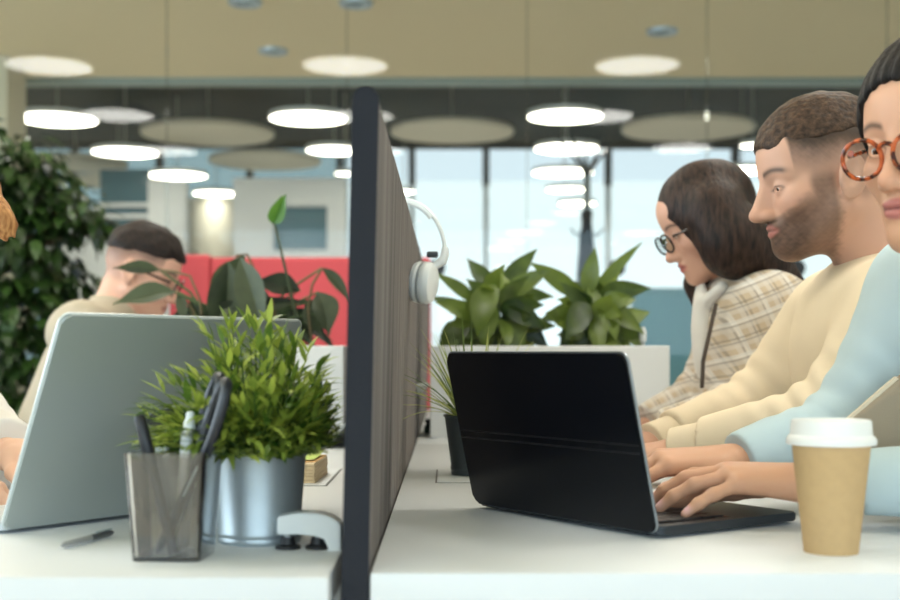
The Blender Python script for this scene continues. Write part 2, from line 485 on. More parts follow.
sbox('ceiling', -6.2, 6.2, -4.2, 9.6, 3.05, 3.2, M_CEIL)
sbox('trim_1', -6.2, 6.2, 9.6, 9.72, 3.0, 3.85, M_TRIM)
sbox('ceiling_dark', -6.2, 6.2, 9.72, 17.3, 3.78, 3.9, M_DARKCEIL).name = 'ceiling.001'
sbox('wall_right', 6.0, 6.2, -4.2, 17.3, 0, 3.9, M_WALLW)
# left wall with a window bay
sbox('wall_left', -6.2, -6.0, 5.3, 17.3, 0, 3.9, M_WALLW)
sbox('wall_left', -6.2, -6.0, -4.2, -.9, 0, 3.05, M_WALLW)
sbox('wall_left', -6.2, -6.0, -.9, 5.3, 0, .8, M_WALLW)
sbox('wall_left', -6.2, -6.0, -.9, 5.3, 2.8, 3.05, M_WALLW)
sbox('wall_rear', -6.2, 6.2, -4.2, -4.0, 0, .8, M_WALLW)
sbox('wall_rear', -6.2, 6.2, -4.2, -4.0, 2.8, 3.05, M_WALLW)
for x0, x1 in ((-6.2, -4.6), (4.6, 6.2)): sbox('wall_rear', x0, x1, -4.2, -4.0, .8, 2.8, M_WALLW)
sbox('window_1', -4.6, 4.6, -4.11, -4.09, .8, 2.8, M_FACADE)
sbox('window_2', -6.11, -6.09, -.9, 5.3, .8, 2.8, M_FACADE)
# cream pier at the far left, behind the tree
sbox('pier', -3.6, (12-448)*9.0/1250, 8.9, 9.3, 0, 3.05, M_CREAMW).name = 'wall_back'

# glass partition: one pane per bay, each with a joint strip and a round safety dot
PY = 6.94; BAY = 180*PY/1250
x0 = (167-448)*PY/1250-3*BAY
for i in range(9):
    a = x0+i*BAY; pane = sbox('window_%d' % (i+3), a+.004, a+BAY-.004, PY-.005, PY+.005, .02, 3.05, M_PART)
    j = MB(); j.box(a-.0035, a+.0035, PY-.006, PY+.006, .02, 3.05); j.build('joint_strip', M_JOINT, pane)
    d = MB(); d.lathe([(.0, 0), (.047, 0), (.047, .002), (.0, .002)], 32, Matrix.Translation((a+BAY/2, PY-.0055, CAMZ+(352-268)*PY/1250)) @ Matrix.Rotation(PI/2, 4, 'X'))
    d.build('safety_dot', M_DOT, pane)

# the far facade: glazed bays between mullions
FY = 17.0
edges = [(px-448)*FY/1250 for px in (-10, 75, 160, 250, 340, 412, 486, 608, 735, 862, 900)]
for i in range(len(edges)-1):
    a, b = edges[i], edges[i+1]
    o = sbox('window_%d' % (i+12), a+.03, b-.03, FY, FY+.03, .0, 3.72, M_FACADE)
    q = MB(); q.box(b-.03, b+.03, FY-.04, FY+.06, 0, 3.2); q.build('mullion', M_MULLG, o)
    q = MB(); q.box(b-.045, b+.045, FY-.07, FY+.07, 3.2, 3.78); q.build('mullion_head', M_MULL, o)
    q = MB(); q.box(a, b, FY-.05, FY+.05, 3.70, 3.78); q.build('window_head', M_MULL, o)
# low white wall in front of the facade on the left with dark windows in it
WY = 13.2
X = lambda px, Y: (px-448)*Y/1250
Zz = lambda py, Y: CAMZ+(352-py)*Y/1250
for (a, b, t, u) in ((40, 98, 208, 520), (98, 148, 232, 520), (148, 185, 180, 520), (233, 346, 178, 206), (233, 273, 206, 520), (273, 327, 250, 520), (327, 346, 206, 520)):
    sbox('wall_back', X(a, WY), X(b, WY), WY, WY+.2, max(0, Zz(u, WY)), Zz(t, WY), M_WALLW)
sbox('window_22', X(98, WY), X(148, WY), WY+.08, WY+.1, Zz(232, WY), Zz(168, WY), M_TEAL_GLASS)
for k, (y0, y1) in enumerate(((203, 207), (214, 218))): sbox('trim_%d' % (k+2), X(98, WY), X(148, WY), WY, WY+.06, Zz(y1, WY), Zz(y0, WY), M_WALLW)
sbox('window_23', X(273, WY), X(327, WY), WY+.1, WY+.12, Zz(250, WY), Zz(206, WY), M_TEAL_GLASS)
q = MB(); CY = 15.75
q.lathe([(X(209, CY)-X(184, CY), 0), (X(209, CY)-X(184, CY), Zz(197, CY))], 40, Matrix.Translation((X(209, CY), CY+.3, 0)))
struct(q.build('wall_column', mat('warm_white_column', rgb(232, 228, 212), rough=.7)))
# building across the street seen through the facade
M_OUT = mat('pale_render', rgb(236, 240, 240), rough=.9)
M_OUTT = mat('teal_cladding', rgb(126, 146, 152), rough=.7)
sbox('building_opposite', X(345, 26), 16, 26, 27, -.1, Zz(181, 26), M_OUT).name = 'wall_exterior'
sbox('building_opposite', -16, X(345, 26), 25.8, 27, -.1, Zz(140, 26), M_OUTT).name = 'wall_exterior'
sbox('street', -16, 16, 17.3, 26, -.12, -.02, mat('pavement', rgb(170, 172, 172), rough=.9)).name = 'ground'

# ------------------------------------------------------------------ pendant lamps, acoustic discs, downlights
M_RIM = mat('lamp_rim', rgb(235, 233, 226), rough=.4)
M_CABLE = mat('lamp_cable', rgb(190, 190, 180), rough=.4)
M_GLOW = emit('lamp_glow', (1, .95, .80, 1), 9.0)
def lamp(px, py, wpx, glow, label, group, Z=1.95):
    Y = 1250*Z/(352-py); x = X(px, Y); r = wpx/2*Y/1250; z = CAMZ+Z
    top = 3.05 if Y < 9.6 else 3.78
    t = thing('pendant_lamp', label, 'ceiling lamp', (x, Y, z), 0, group)
    b = MB(); b.lathe([(0, .045), (r*.985, .045), (r, .038), (r, .006), (r*.985, 0), (r*.97, 0), (r*.97, .03), (0, .03)], 48, closed=False); b.build('rim', M_RIM, t)
    b = MB(); b.lathe([(0, .002), (r*.968, .002), (r*.968, .025), (0, .025)], 48, closed=False); b.build('diffuser', M_GLOW, t)
    b = MB(); b.tube([(0, 0, .045), (0, 0, top-z)], .006, n=6); b.build('cable', M_CABLE, t)
for px, py, wp, g, lab in (
    (57, 120, 80, 1, 'bright round pendant lamp just above the top of the leafy tree'),
    (308, 119, 78, 1, 'bright round pendant lamp touching the left side of the divider top'),
    (565, 117, 76, 1, 'bright round pendant lamp highest over the coat stand'),
    (125, 153, 66, 1, 'bright round pendant lamp above the person in the beige shirt'),
    (334, 151, 56, 1, 'bright lamp left of the divider, lower of the two there'),
    (567, 149, 66, 1, 'bright round lamp second from the top of the column over the coat stand'),
    (753, 146, 26, 1, 'bright lamp half hidden by the forehead of the bearded person'),
    (177, 176, 60, 1, 'bright round lamp directly above the white wall block and the beige shirted person'),
    (563, 173, 62, 1, 'bright round lamp third from the top of the column over the coat stand'),
    (742, 171, 56, 1, 'bright lamp between the long haired head and the bearded face'),
    (345, 174, 20, 1, 'small bright lamp cut off by the left edge of the divider'),
    (216, 194, 46, 1, 'bright lamp shining on the round white column'),
    (566, 190, 40, 1, 'small bright lamp fourth from the top of the column over the coat stand'),
    (577, 204, 38, 1, 'smallest bright lamp lowest of the column over the coat stand'),
    (404, 192, 22, 1, 'small bright lamp just right of the divider slope')):
    lamp(px, py, wp, g, lab, 'round pendant lamps under the ceilings')
M_ACOU = mat('acoustic_felt', rgb(236, 228, 208), rough=.95)
for px, py, wp, lab in (
    (208, 136, 132, 'large beige ceiling disc left of the divider'), (452, 134, 124, 'large beige ceiling disc just right of the divider'),
    (688, 131, 132, 'large beige ceiling disc above the person with long hair'), (265, 163, 112, 'beige ceiling disc far back above the red sofa'),
    (75, 165, 104, 'beige ceiling disc far back behind the leafy tree top'), (118, 184, 96, 'farthest beige ceiling disc over the dark window on the left')):
    Z = 2.3; Y = 1250*Z/(352-py); r = wp/2*Y/1250
    if Y > 16.2: Z = 2.0; Y = 1250*Z/(352-py); r = wp/2*Y/1250
    t = thing('acoustic_disc', lab, 'ceiling panel', (X(px, Y), Y, CAMZ+Z), 0, 'round acoustic discs under the dark ceiling')
    b = MB(); b.lathe([(0, 0), (r*.98, 0), (r, .012), (r, .05), (r*.98, .06), (0, .06)], 48, closed=False); b.build('panel', M_ACOU, t)
    b = MB()
    b.tube([(0, 0, .06), (0, 0, 3.775-CAMZ-Z)], .006, n=6); b.build('cable', M_CABLE, t)
M_CHROME = mat('downlight_rim', rgb(176, 190, 198), rough=.3, metal=.3)
M_DL = mat('downlight_glass', rgb(120, 140, 152), rough=.2)
for px, py, lab in ((245, 1, 'recessed round downlight cut by the top edge of the picture on the left'), (273, 50, 'small round downlight in the beige ceiling left of the divider'), (662, 30, 'small round downlight in the beige ceiling on the right'), (356, 2, 'recessed downlight at the top edge above the divider')):
    Z = 3.05-CAMZ; Y = 1250*Z/(352-py)
    t = thing('downlight', lab, 'ceiling light', (X(px, Y), Y, 3.05), 0, 'downlights in the beige ceiling')
    b = MB(); b.lathe([(.05, -.002), (.075, -.022), (.10, -.022), (.105, 0), (.05, 0)], 32, closed=False); b.build('ring', M_CHROME, t)
    b = MB(); b.lathe([(0, -.006), (.052, -.006), (.052, -.001), (0, -.001)], 32, closed=False); b.build('lens', M_DL, t)
# the same pendants over the nearer desks, above the frame
for x, y, lab in ((-2.72, 5.36, 'round pendant lamp over the leafy tree'), (-.70, 5.36, 'round pendant lamp over the red sofa'), (1.29, 5.36, 'round pendant lamp right of the sofa before the glass'), (-2.72, 3.58, 'round pendant lamp left of the left hand desks'), (-.74, 3.52, 'round pendant lamp over the far left desk'), (1.25, 3.52, 'round pendant lamp over the far right desk'), (-2.72, 1.74, 'round pendant lamp at the far left of the near row'), (-.72, 1.74, 'round pendant lamp over the near left desk'), (1.27, 1.74, 'round pendant lamp behind the person in the cream sweatshirt'), (2.24, 1.93, 'round pendant lamp at the far right of the near row')):
    t = thing('pendant_lamp', lab, 'ceiling lamp', (x, y, 2.89), 0, 'pendant lamps over the desks')
    b = MB(); b.lathe([(0, .045), (.29, .045), (.3, .038), (.3, .006), (.295, 0), (.29, 0), (.29, .03), (0, .03)], 48, closed=False); b.build('rim', M_RIM, t)
    b = MB(); b.lathe([(0, .002), (.288, .002), (.288, .025), (0, .025)], 48, closed=False); b.build('diffuser', M_GLOW, t)
    b = MB(); b.tube([(0, 0, .045), (0, 0, .16)], .006, n=6); b.build('cable', M_CABLE, t)
    l = bpy.data.lights.new('pendant_light', 'AREA'); l.shape = 'DISK'; l.size = .56; l.energy = LAMP_W; l.color = (.985, .99, 1)
    o = bpy.data.objects.new('pendant_light', l); COL.objects.link(o); o.location = (x, y, 2.885)
# ------------------------------------------------------------------ desks and dividers
M_DESK = mat('white_laminate', rgb(220, 223, 226), rough=.42, spec=.4)
M_STEEL = mat('white_steel', rgb(220, 222, 222), rough=.4)
M_GAP = mat('seam_shadow_gap', rgb(120, 122, 122), rough=.7)
def desk(x0, x1, y0, y1, label, flap):
    t = thing('desk', label, 'desk', ((x0+x1)/2, (y0+y1)/2, 0), 0, 'white bench desks')
    o = Vector(((x0+x1)/2, (y0+y1)/2, 0))
    b = MB(); b.box(x0, x1, y0, y1, DESK-.032, DESK, .0025, 2); b.build('tabletop', M_DESK, t, loc=None, M=Matrix.Translation(-o))
    for x in (x0+.05, x1-.05):
        for y in (y0+.08, y1-.08):
            b = MB(); b.box(x-.03, x+.03, y-.03, y+.03, 0, DESK-.032, .003); b.build('leg', M_STEEL, t, M=Matrix.Translation(-o))
    if flap:
        fx0, fx1, fy0, fy1 = flap
        b = MB(); b.box(fx0-.003, fx1+.003, fy0-.003, fy1+.003, DESK-.002, DESK+.0006); f = b.build('cable_flap', M_GAP, t, M=Matrix.Translation(-o))
        b = MB(); b.box(fx0, fx1, fy0, fy1, DESK-.002, DESK+.0016, .0006, 1); b.build('flap_lid', M_DESK, f, M=Matrix.Translation(-o))
    return t
DX = .635
desk(-.0715, DX, 1.143, 2.755, 'white desk on the right carrying the black laptop and paper cup', (-.017, .20, 1.93, 2.14))
desk(-.0715, DX, 2.762, 4.37, 'white desk behind the right one carrying the white planter', None)
desk(-.80, -.1075, 1.122, 2.755, 'white desk on the left carrying the silver laptop and zinc pot', (-.40, -.185, 1.885, 2.15))
desk(-.80, -.1075, 2.762, 4.37, 'white desk behind the left one below the wilting plant', None)

M_FELT = ribbed_mat('ribbed_grey_felt', rgb(88, 84, 82), rgb(114, 109, 106), rgb(138, 133, 129))
M_EDGE = mat('navy_felt_edge', rgb(46, 48, 54), rough=.95, spec=.1, bump=.5, bscale=700)
def divider(y0, y1, ztop, label):
    xr, xl, lean = -.0735, -.0965, .0098
    t = thing('desk_divider', label, 'desk divider', ((xr+xl)/2, (y0+y1)/2, .60), 0, 'felt desk dividers')
    o = Vector(((xr+xl)/2, (y0+y1)/2, .60))
    def prof(z0, z1, w):
        k = lean/.443
        c = lambda x, z: (x+k*(z-DESK), z)
        P = [c(xl-w, z0), c(xr+w, z0)]
        cx = (xl+xr)/2; r = (xr-xl)/2+w
        for i in range(13):
            a = PI*i/12; P.append(c(cx+r*math.cos(a), z1-r+r*math.sin(a)))
        return P
    b = MB(); b.prism(prof(.60, ztop, 0), 'y', y0+.006, y1-.006); b.build('felt_panel', M_FELT, t, M=Matrix.Translation(-o))
    b = MB(); b.prism(prof(.598, ztop+.001, .0008), 'y', y0, y0+.006); b.build('edge_band', M_EDGE, t, M=Matrix.Translation(-o))
    b = MB(); b.prism(prof(.598, ztop+.001, .0008), 'y', y1-.006, y1); b.build('edge_band', M_EDGE, t, M=Matrix.Translation(-o))
divider(1.143, 2.79, 1.1815, 'tall grey ribbed felt divider with a dark navy front edge, nearest the camera')
divider(2.805, 4.42, 1.1815, 'second grey felt divider continuing behind the near one')
# clamp that holds the near divider to the left desk
M_WPLASTIC = mat('white_plastic', rgb(226, 230, 230), rough=.35)
M_BLACK = mat('black_rubber', rgb(26, 27, 30), rough=.5)
t = thing('divider_clamp', 'white divider clamp with two black screw feet on the left desk', 'clamp', at(318, 552, 1.285))
o = Vector(tuple(at(318, 552, 1.285)))
yc = 1.285
pth = [at(279, 524, yc), at(300, 521, yc), at(318, 519, yc), at(328, 521, yc), at(333, 528, yc), at(336, 545, yc), at(337, 580, yc), at(337, 620, yc)]
b = MB()
wd = .016
up_ = [(q[0], q[2]) for q in (at(279, 515, yc), at(300, 511.5, yc), at(320, 512, yc), at(333, 516, yc), at(341.5, 522, yc), at(342, 640, yc))]
dn_ = [(q[0], q[2]) for q in (at(331, 640, yc), at(331, 545, yc), at(327, 536, yc), at(318, 532, yc), at(300, 532, yc), at(279, 533, yc))]
b.prism([(u, v) for u, v in up_+dn_], 'y', yc-wd, yc+wd)
bmesh.ops.bevel(b.bm, geom=list(b.bm.edges), offset=.0016, segments=2, affect='EDGES')
b.build('arm', M_WPLASTIC, t, M=Matrix.Translation(-o))
for px in (288, 318):
    c = at(px, 549, yc); q = Matrix.Translation((c[0], yc, DESK))
    b = MB(); b.lathe([(.0045, .006), (.0045, .020)], 16, q); f = b.build('screw', mat('zinc_screw', rgb(170, 176, 178), rough=.3, metal=.8), t, M=Matrix.Translation(-o))
    b = MB(); b.lathe([(0, 0), (.0130, 0), (.0130, .003), (.008, .005), (.0065, .012), (0, .012)], 24, q, closed=False); b.build('rubber_foot', M_BLACK, f, M=Matrix.Translation(-o))

# ------------------------------------------------------------------ laptops
def laptop(near, u, n, W, D, L, lean, names, mats, label, th=.014, emblem=None, band=False, lidth=.006):
    """near: hinge corner nearest the camera; u along the hinge, n away from the user"""
    u = Vector((u[0], u[1], 0)).normalized(); n = Vector((n[0], n[1], 0)).normalized(); Zv = Vector((0, 0, 1))
    org = Vector((near[0], near[1], DESK))
    t = thing('laptop', label, 'laptop', org)
    R = Matrix((u, n, Zv)).transposed().to_4x4()
    if R.to_3x3().determinant() < 0: pass
    def rb(w, h, z0, z1, r, X0=0, Y0=0):
        P = []
        for cx, cy, a0 in ((w-r, h-r, 0), (r, h-r, 90), (r, r, 180), (w-r, r, 270)):
            for i in range(7):
                a = math.radians(a0+15*i); P.append((X0+cx+r*math.cos(a), Y0+cy+r*math.sin(a)))
        return P
    b = MB(); b.prism(rb(W, D, 0, 0, .010, 0, -D), 'z', .004, th)
    bmesh.ops.bevel(b.bm, geom=[e for e in b.bm.edges if abs(e.verts[0].co.z-e.verts[1].co.z) < 1e-6], offset=.0015, segments=2, affect='EDGES')
    base = b.build('base', mats['base'], t, M=R)
    for x in (.03, W-.03):
        for y in (-.03, -D+.03):
            b = MB(); b.lathe([(0, 0), (.007, 0), (.007, .0045), (0, .0045)], 12, Matrix.Translation((x, y, 0)), closed=False); b.build('rubber_foot', M_BLACK, base, M=R)
    b = MB(); b.box(.015, W-.015, -.125, -.018, th-.001, th+.0004); b.build('keyboard_well', mats['well'], base, M=R)
    b = MB(); kw = (W-.04)/14
    for r_ in range(6):
        for c_ in range(14):
            if r_ == 5 and 4 <= c_ <= 8:
                if c_ > 4: continue
                b.box(.02+c_*kw+.001, .02+9*kw-.001, -.121, -.1055, th, th+.0022, .0006, 1); continue
            y1 = -.021-r_*.0170; b.box(.02+c_*kw+.0012, .02+(c_+1)*kw-.0012, y1-.0150, y1, th, th+.0022, .0006, 1)
    b.build('keys', mats['keys'], base, M=R)
    b = MB(); b.box(W*.34, W*.64, -D+.02, -.135, th-.0005, th+.0006, .0005, 1); b.build('touchpad', mats['pad'], base, M=R)
    b = MB(); b.tube([(W*.12, -.003, th*.6), (W*.88, -.003, th*.6)], .0042, n=12); b.build('hinge', M_BLACK, base, M=R)
    Lm = R @ Matrix.Translation((0, 0, th*.6)) @ Matrix.Rotation(-lean, 4, 'X') @ Matrix.Rotation(PI/2, 4, 'X')
    # lid built flat in x-y (x along the hinge, y up the lid, z towards the user after the rotations)
    b = MB(); b.prism(rb(W, L, 0, 0, .011), 'z', -lidth, 0)
    bmesh.ops.bevel(b.bm, geom=[e for e in b.bm.edges if abs(e.verts[0].co.z-e.verts[1].co.z) < 1e-6], offset=.0018, segments=3, affect='EDGES')
    lid = b.build('lid', mats['lid'], t, M=Lm)
    b = MB(); b.box(.007, W-.007, .014, L-.007, 0, .0005); b.build('screen', mats['screen'], lid, M=Lm)
    if 'rim' in mats:
        b = MB(); pts = [(x, y, -lidth*.35) for x, y in rb(W+.0006, L+.0006, 0, 0, .011, -.0003, -.0003)]
        b.tube(pts, .0016, n=6, closed=True); b.build('lid_edge', mats['rim'], lid, M=Lm)
    if emblem:
        b = MB(); P = [(W*.5+.026*math.cos(2*PI*i/40), L*.5+.0125*math.sin(2*PI*i/40)) for i in range(40)]
        b.prism(P, 'z', -lidth-.0003, -lidth+.001); b.build('emblem', mats['emblem'], lid, M=Lm)
    if band:
        for v in (.088, .097):
            b = MB(); b.box(.002, W-.002, v, v+.0016, -lidth-.0005, -lidth+.001, .0004, 1); b.build('lid_crease', mats['crease'], lid, M=Lm)
    return t
M_SILV = mat('silver_lid', rgb(176, 184, 182), rough=.42, metal=.40)
M_SILVB = mat('silver_base', rgb(190, 195, 195), rough=.4, metal=.5)
M_SCREEN = mat('screen_dark', rgb(16, 18, 22), rough=.1)
M_KEYS = mat('dark_keys', rgb(24, 24, 27), rough=.45)
M_LKEYS = mat('light_keys', rgb(196, 196, 194), rough=.5)
M_BLK = mat('glossy_black', rgb(5, 9, 18), rough=.26, spec=.28)
M_BLKB = mat('black_deck', rgb(46, 52, 58), rough=.4, metal=.3)
laptop((.2275, 1.343), (-.565, .825), (-.825, -.565), .3345, .225, .1985, math.radians(13.2), None,
       dict(base=M_BLKB, well=M_BLK, keys=M_KEYS, pad=M_BLKB, lid=M_BLK, screen=M_SCREEN, rim=mat('satin_edge', rgb(150, 158, 166), rough=.3, metal=.8), crease=mat('crease_black', rgb(16, 18, 23), rough=.35)),
       'black laptop open on the right desk beside the paper cup', band=True)
laptop((-.4946, 1.38), (.607, .795), (.795, -.607), .362, .245, .259, math.radians(25), None,
       dict(base=M_SILVB, well=M_SILVB, keys=M_LKEYS, pad=M_SILVB, lid=M_SILV, screen=M_SCREEN, rim=mat('bright_edge', rgb(206, 214, 214), rough=.3, metal=.3), emblem=mat('grey_emblem', rgb(112, 116, 116), rough=.4, metal=.5)),
       'silver laptop seen from behind on the left desk', emblem=True)
laptop((-.270, 2.62), (.25, .97), (.97, -.25), .30, .21, .20, math.radians(52), None,
       dict(base=M_SILVB, well=M_SILVB, keys=M_KEYS, pad=M_SILVB, lid=mat('grey_lid', rgb(150, 156, 152), rough=.5, metal=.2), screen=M_SCREEN),
       'small grey laptop behind the zinc pot beside the divider')

# ------------------------------------------------------------------ paper cup
M_KRAFT = mat('kraft_paper', rgb(198, 166, 122), rough=.85, spec=.2, var=.03, vscale=120)
M_LID = mat('white_lid', rgb(236, 236, 234), rough=.4)
t = thing('paper_cup', 'brown takeaway paper cup with white lid at the desk front right', 'cup', (.387, 1.263, DESK))
b = MB(); b.lathe([(0, .003), (.0250, .003), (.0253, 0), (.0266, 0), (.0388, .111), (.040, .1125), (.037, .1125), (.0255, .006), (0, .006)], 56, closed=False); b.build('cup_body', M_KRAFT, t)
b = MB(); b.lathe([(.0405, .1085), (.0437, .109), (.0442, .111), (.0440, .1145), (.0425, .117), (.0412, .118), (.0402, .119), (.0393, .1315), (.0385, .1335), (.0370, .1340), (.0355, .1315), (0, .1312)], 56, closed=False); b.build('cup_lid', M_LID, t)

# ------------------------------------------------------------------ pen holder and what stands in it
M_SMOKE = glassy('smoky_plastic', (.83, .805, .775, 1), refl=.09, rough=.05)
hc = Vector((-.2705, 1.235, DESK)); ang = math.radians(-4)
t = thing('pen_holder', 'smoky transparent square pen holder at the front of the left desk', 'pen holder', hc, ang)
def rsq(w, r, z, n=6):
    P = []
    for cx, cy, a0 in ((w-r, w-r, 0), (-w+r, w-r, 90), (-w+r, -w+r, 180), (w-r, -w+r, 270)):
        for i in range(n+1):
            a = math.radians(a0+90*i/n); P.append((cx+r*math.cos(a), cy+r*math.sin(a), z))
    return P
b = MB(); rings = [rsq(.0335, .008, 0), rsq(.0405, .010, .105), rsq(.0380, .009, .105), rsq(.0312, .007, .004)]
m_ = len(rings[0]); vs = [p for r_ in rings for p in r_]; fs = []
for j in range(3):
    for i in range(m_): fs.append((j*m_+i, j*m_+(i+1) % m_, (j+1)*m_+(i+1) % m_, (j+1)*m_+i))
fs += [tuple(reversed(range(m_))), tuple(range(3*m_, 4*m_))]
b._add(vs, fs); b.build('holder', M_SMOKE, t)
M_SMOKE2 = glassy('smoky_divider_plastic', (.92, .91, .89, 1), refl=.06, rough=.05)
b = MB(); b.box(-.033, .033, -.0012, .0012, .004, .098); b.build('inner_wall', M_SMOKE2, t)
def stand(name, label, cat, foot, head): return thing(name, label, cat, foot)
Rz = Matrix.Rotation(ang, 4, 'Z')
hp = lambda x, y, z: hc+Rz @ Vector((x, y, z))
M_INK = mat('black_plastic', rgb(24, 28, 36), rough=.35)
M_CLEAR = mat('translucent_white_plastic', rgb(214, 216, 216), rough=.25)
# black marker leaning left
a = hp(.004, -.016, .006); e = hp(-.0315, -.012, .140)
t = thing('marker', 'black capped marker leaning left in the pen holder', 'pen', a)
d = (e-a); b = MB(); b.tube([Vector(), d*.66], .0052, n=16); b.build('barrel', M_INK, t)
b = MB(); b.tube([d*.64, d*.66, d*.97, d], [.0056, .0066, .0062, .0045], n=16); b.build('cap', mat('cap_black', rgb(14, 18, 26), rough=.4), t)
# second dark pen crossing it
a = hp(-.012, -.018, .006); e = hp(.030, -.006, .098)
t = thing('ballpoint_pen', 'short dark pen crossing inside the pen holder', 'pen', a)
d = e-a; b = MB(); b.tube([Vector(), d*.08, d*.9, d], [.001, .0045, .0045, .003], n=14); b.build('barrel', M_INK, t)
b = MB(); b.tube([d*.6+Vector((0, -.006, 0)), d*.95+Vector((0, -.006, 0))], .0012, n=8); b.build('clip', M_CHROME, t)
# white correction pen
a = hp(.004, .012, .006); e = hp(.013, .012, .142)
t = thing('correction_pen', 'flat white correction pen standing in the middle of the pen holder', 'pen', a)
d = e-a
T0 = Matrix.Translation((0, 0, 0)) @ d.to_track_quat('Z', 'Y').to_matrix().to_4x4(); ln = d.length
b = MB(); b.box(-.011, .011, -.006, .006, 0, ln*.86, .004, 3, T0); b.build('body', M_CLEAR, t)
b = MB(); b.lathe([(.0065, ln*.85), (.006, ln*.92), (.0045, ln*.95), (.004, ln), (0, ln*1.01)], 16, T0, closed=False); b.build('nib_cap', M_WPLASTIC, t)
b = MB(); b.box(.004, .0075, -.009, -.006, ln*.45, ln*.82, .001, 1, T0); b.build('clip', M_WPLASTIC, t)
# scissors
a = hp(-.004, .002, .008); e = hp(.050, -.004, .176)
t = thing('scissors', 'black handled scissors with handles up leaning right in the pen holder', 'scissors', a)
d = e-a; T0 = d.to_track_quat('Z', 'X').to_matrix().to_4x4() @ Matrix.Rotation(math.radians(42), 4, 'Z'); ln = d.length
M_BLADE = mat('steel_blade', rgb(150, 154, 158), rough=.25, metal=.9)
for s in (1, -1):
    b = MB(); b.prism([(-.001*s, 0), (.006*s, ln*.42), (.004*s, ln*.52), (-.005*s, ln*.46)], 'x', .0008*s, .0026*s); b.build('blade', M_BLADE, t, M=T0)
    P = [];
    for i in range(26):
        q = 2*PI*i/26; P.append((.002*s, .0125*s+.0115*math.cos(q)+.002*s*math.sin(q), ln*.76+ln*.235*math.sin(q)))
    b = MB(); b.tube(P, .0058, n=10, closed=True); b.tube([(.001*s, 0, ln*.44), (.002*s, .003*s, ln*.56)], [.0045, .0055], n=10); b.build('handle', M_INK, t, M=T0)
b = MB(); b.lathe([(0, -.004), (.0035, -.004), (.0035, .004), (0, .004)], 14, T0 @ Matrix.Translation((0, 0, ln*.45)) @ Matrix.Rotation(PI/2, 4, 'Y'), closed=False); b.build('screw', M_BLADE, t)
# clear ruler standing behind
a = hp(.027, .024, .006); e = hp(.036, .027, .118)
t = thing('clear_ruler', 'clear plastic ruler standing at the right side of the pen holder', 'ruler', a)
d = e-a; T0 = d.to_track_quat('Z', 'Y').to_matrix().to_4x4(); ln = d.length
b = MB(); b.box(-.007, .007, -.001, .001, 0, ln, .0006, 1, T0); b.build('blade', glassy('clear_plastic', (.9, .94, .95, 1), refl=.08), t)
b = MB(); b.sphere((0, -.0015, ln*.53), (.002, .0015, .002), M=T0); b.build('rivet', M_BLADE, t)
# pen lying on the desk
a = at(61, 551.5, 1.275); e = at(113, 537, 1.37); a[2] = e[2] = DESK+.0045
t = thing('silver_pen', 'slim silver pen lying on the left desk before the laptop', 'pen', a)
a = Vector(tuple(a)); d = Vector(tuple(e))-a
b = MB(); b.tube([Vector(), d*.06, d*.55], [.0010, .0032, .0036], n=16); b.build('barrel', mat('brushed_silver', rgb(176, 178, 180), rough=.35, metal=.3), t)
b = MB(); b.tube([d*.55, d*.9, d*.97, d], [.0037, .0034, .0027, .0016], n=16); b.build('cap', mat('gunmetal', rgb(104, 108, 112), rough=.35, metal=.35), t)
b = MB(); b.tube([d*.62+Vector((.002, 0, .0048)), d*.93+Vector((.002, 0, .0048))], .0010, n=8); b.build('clip', M_CHROME, t)
# block of notes
t = thing('note_block', 'beige block of notes with a green sheet on top behind the zinc pot', 'notepad', (-.2365, 1.985, DESK+.0016), math.radians(-2))
b = MB()
for i in range(6): b.box(-.036+.0004*(i % 2), .036-.0005*(i % 3), -.075, .075, .005*i, .005*i+.0048, .0006, 1)
b.build('paper_block', mat('cream_paper', rgb(226, 204, 168), rough=.9), t)
b = MB(); b.box(-.034, .034, -.055, .075, .030, .0312); b.build('orange_sheet', mat('orange_paper', rgb(238, 190, 130), rough=.9), t)
b = MB()
vs = []; fs = []
for i in range(9):
    y = -.045+.12*i/8; z = .0316+.007*(i/8)**3
    vs += [(-.034, y, z), (.030, y, z+.002)]
for i in range(8): fs.append((2*i, 2*i+1, 2*i+3, 2*i+2))
b._add(vs, fs); b.build('green_sheet', mat('green_paper', rgb(188, 206, 112), rough=.9), t)

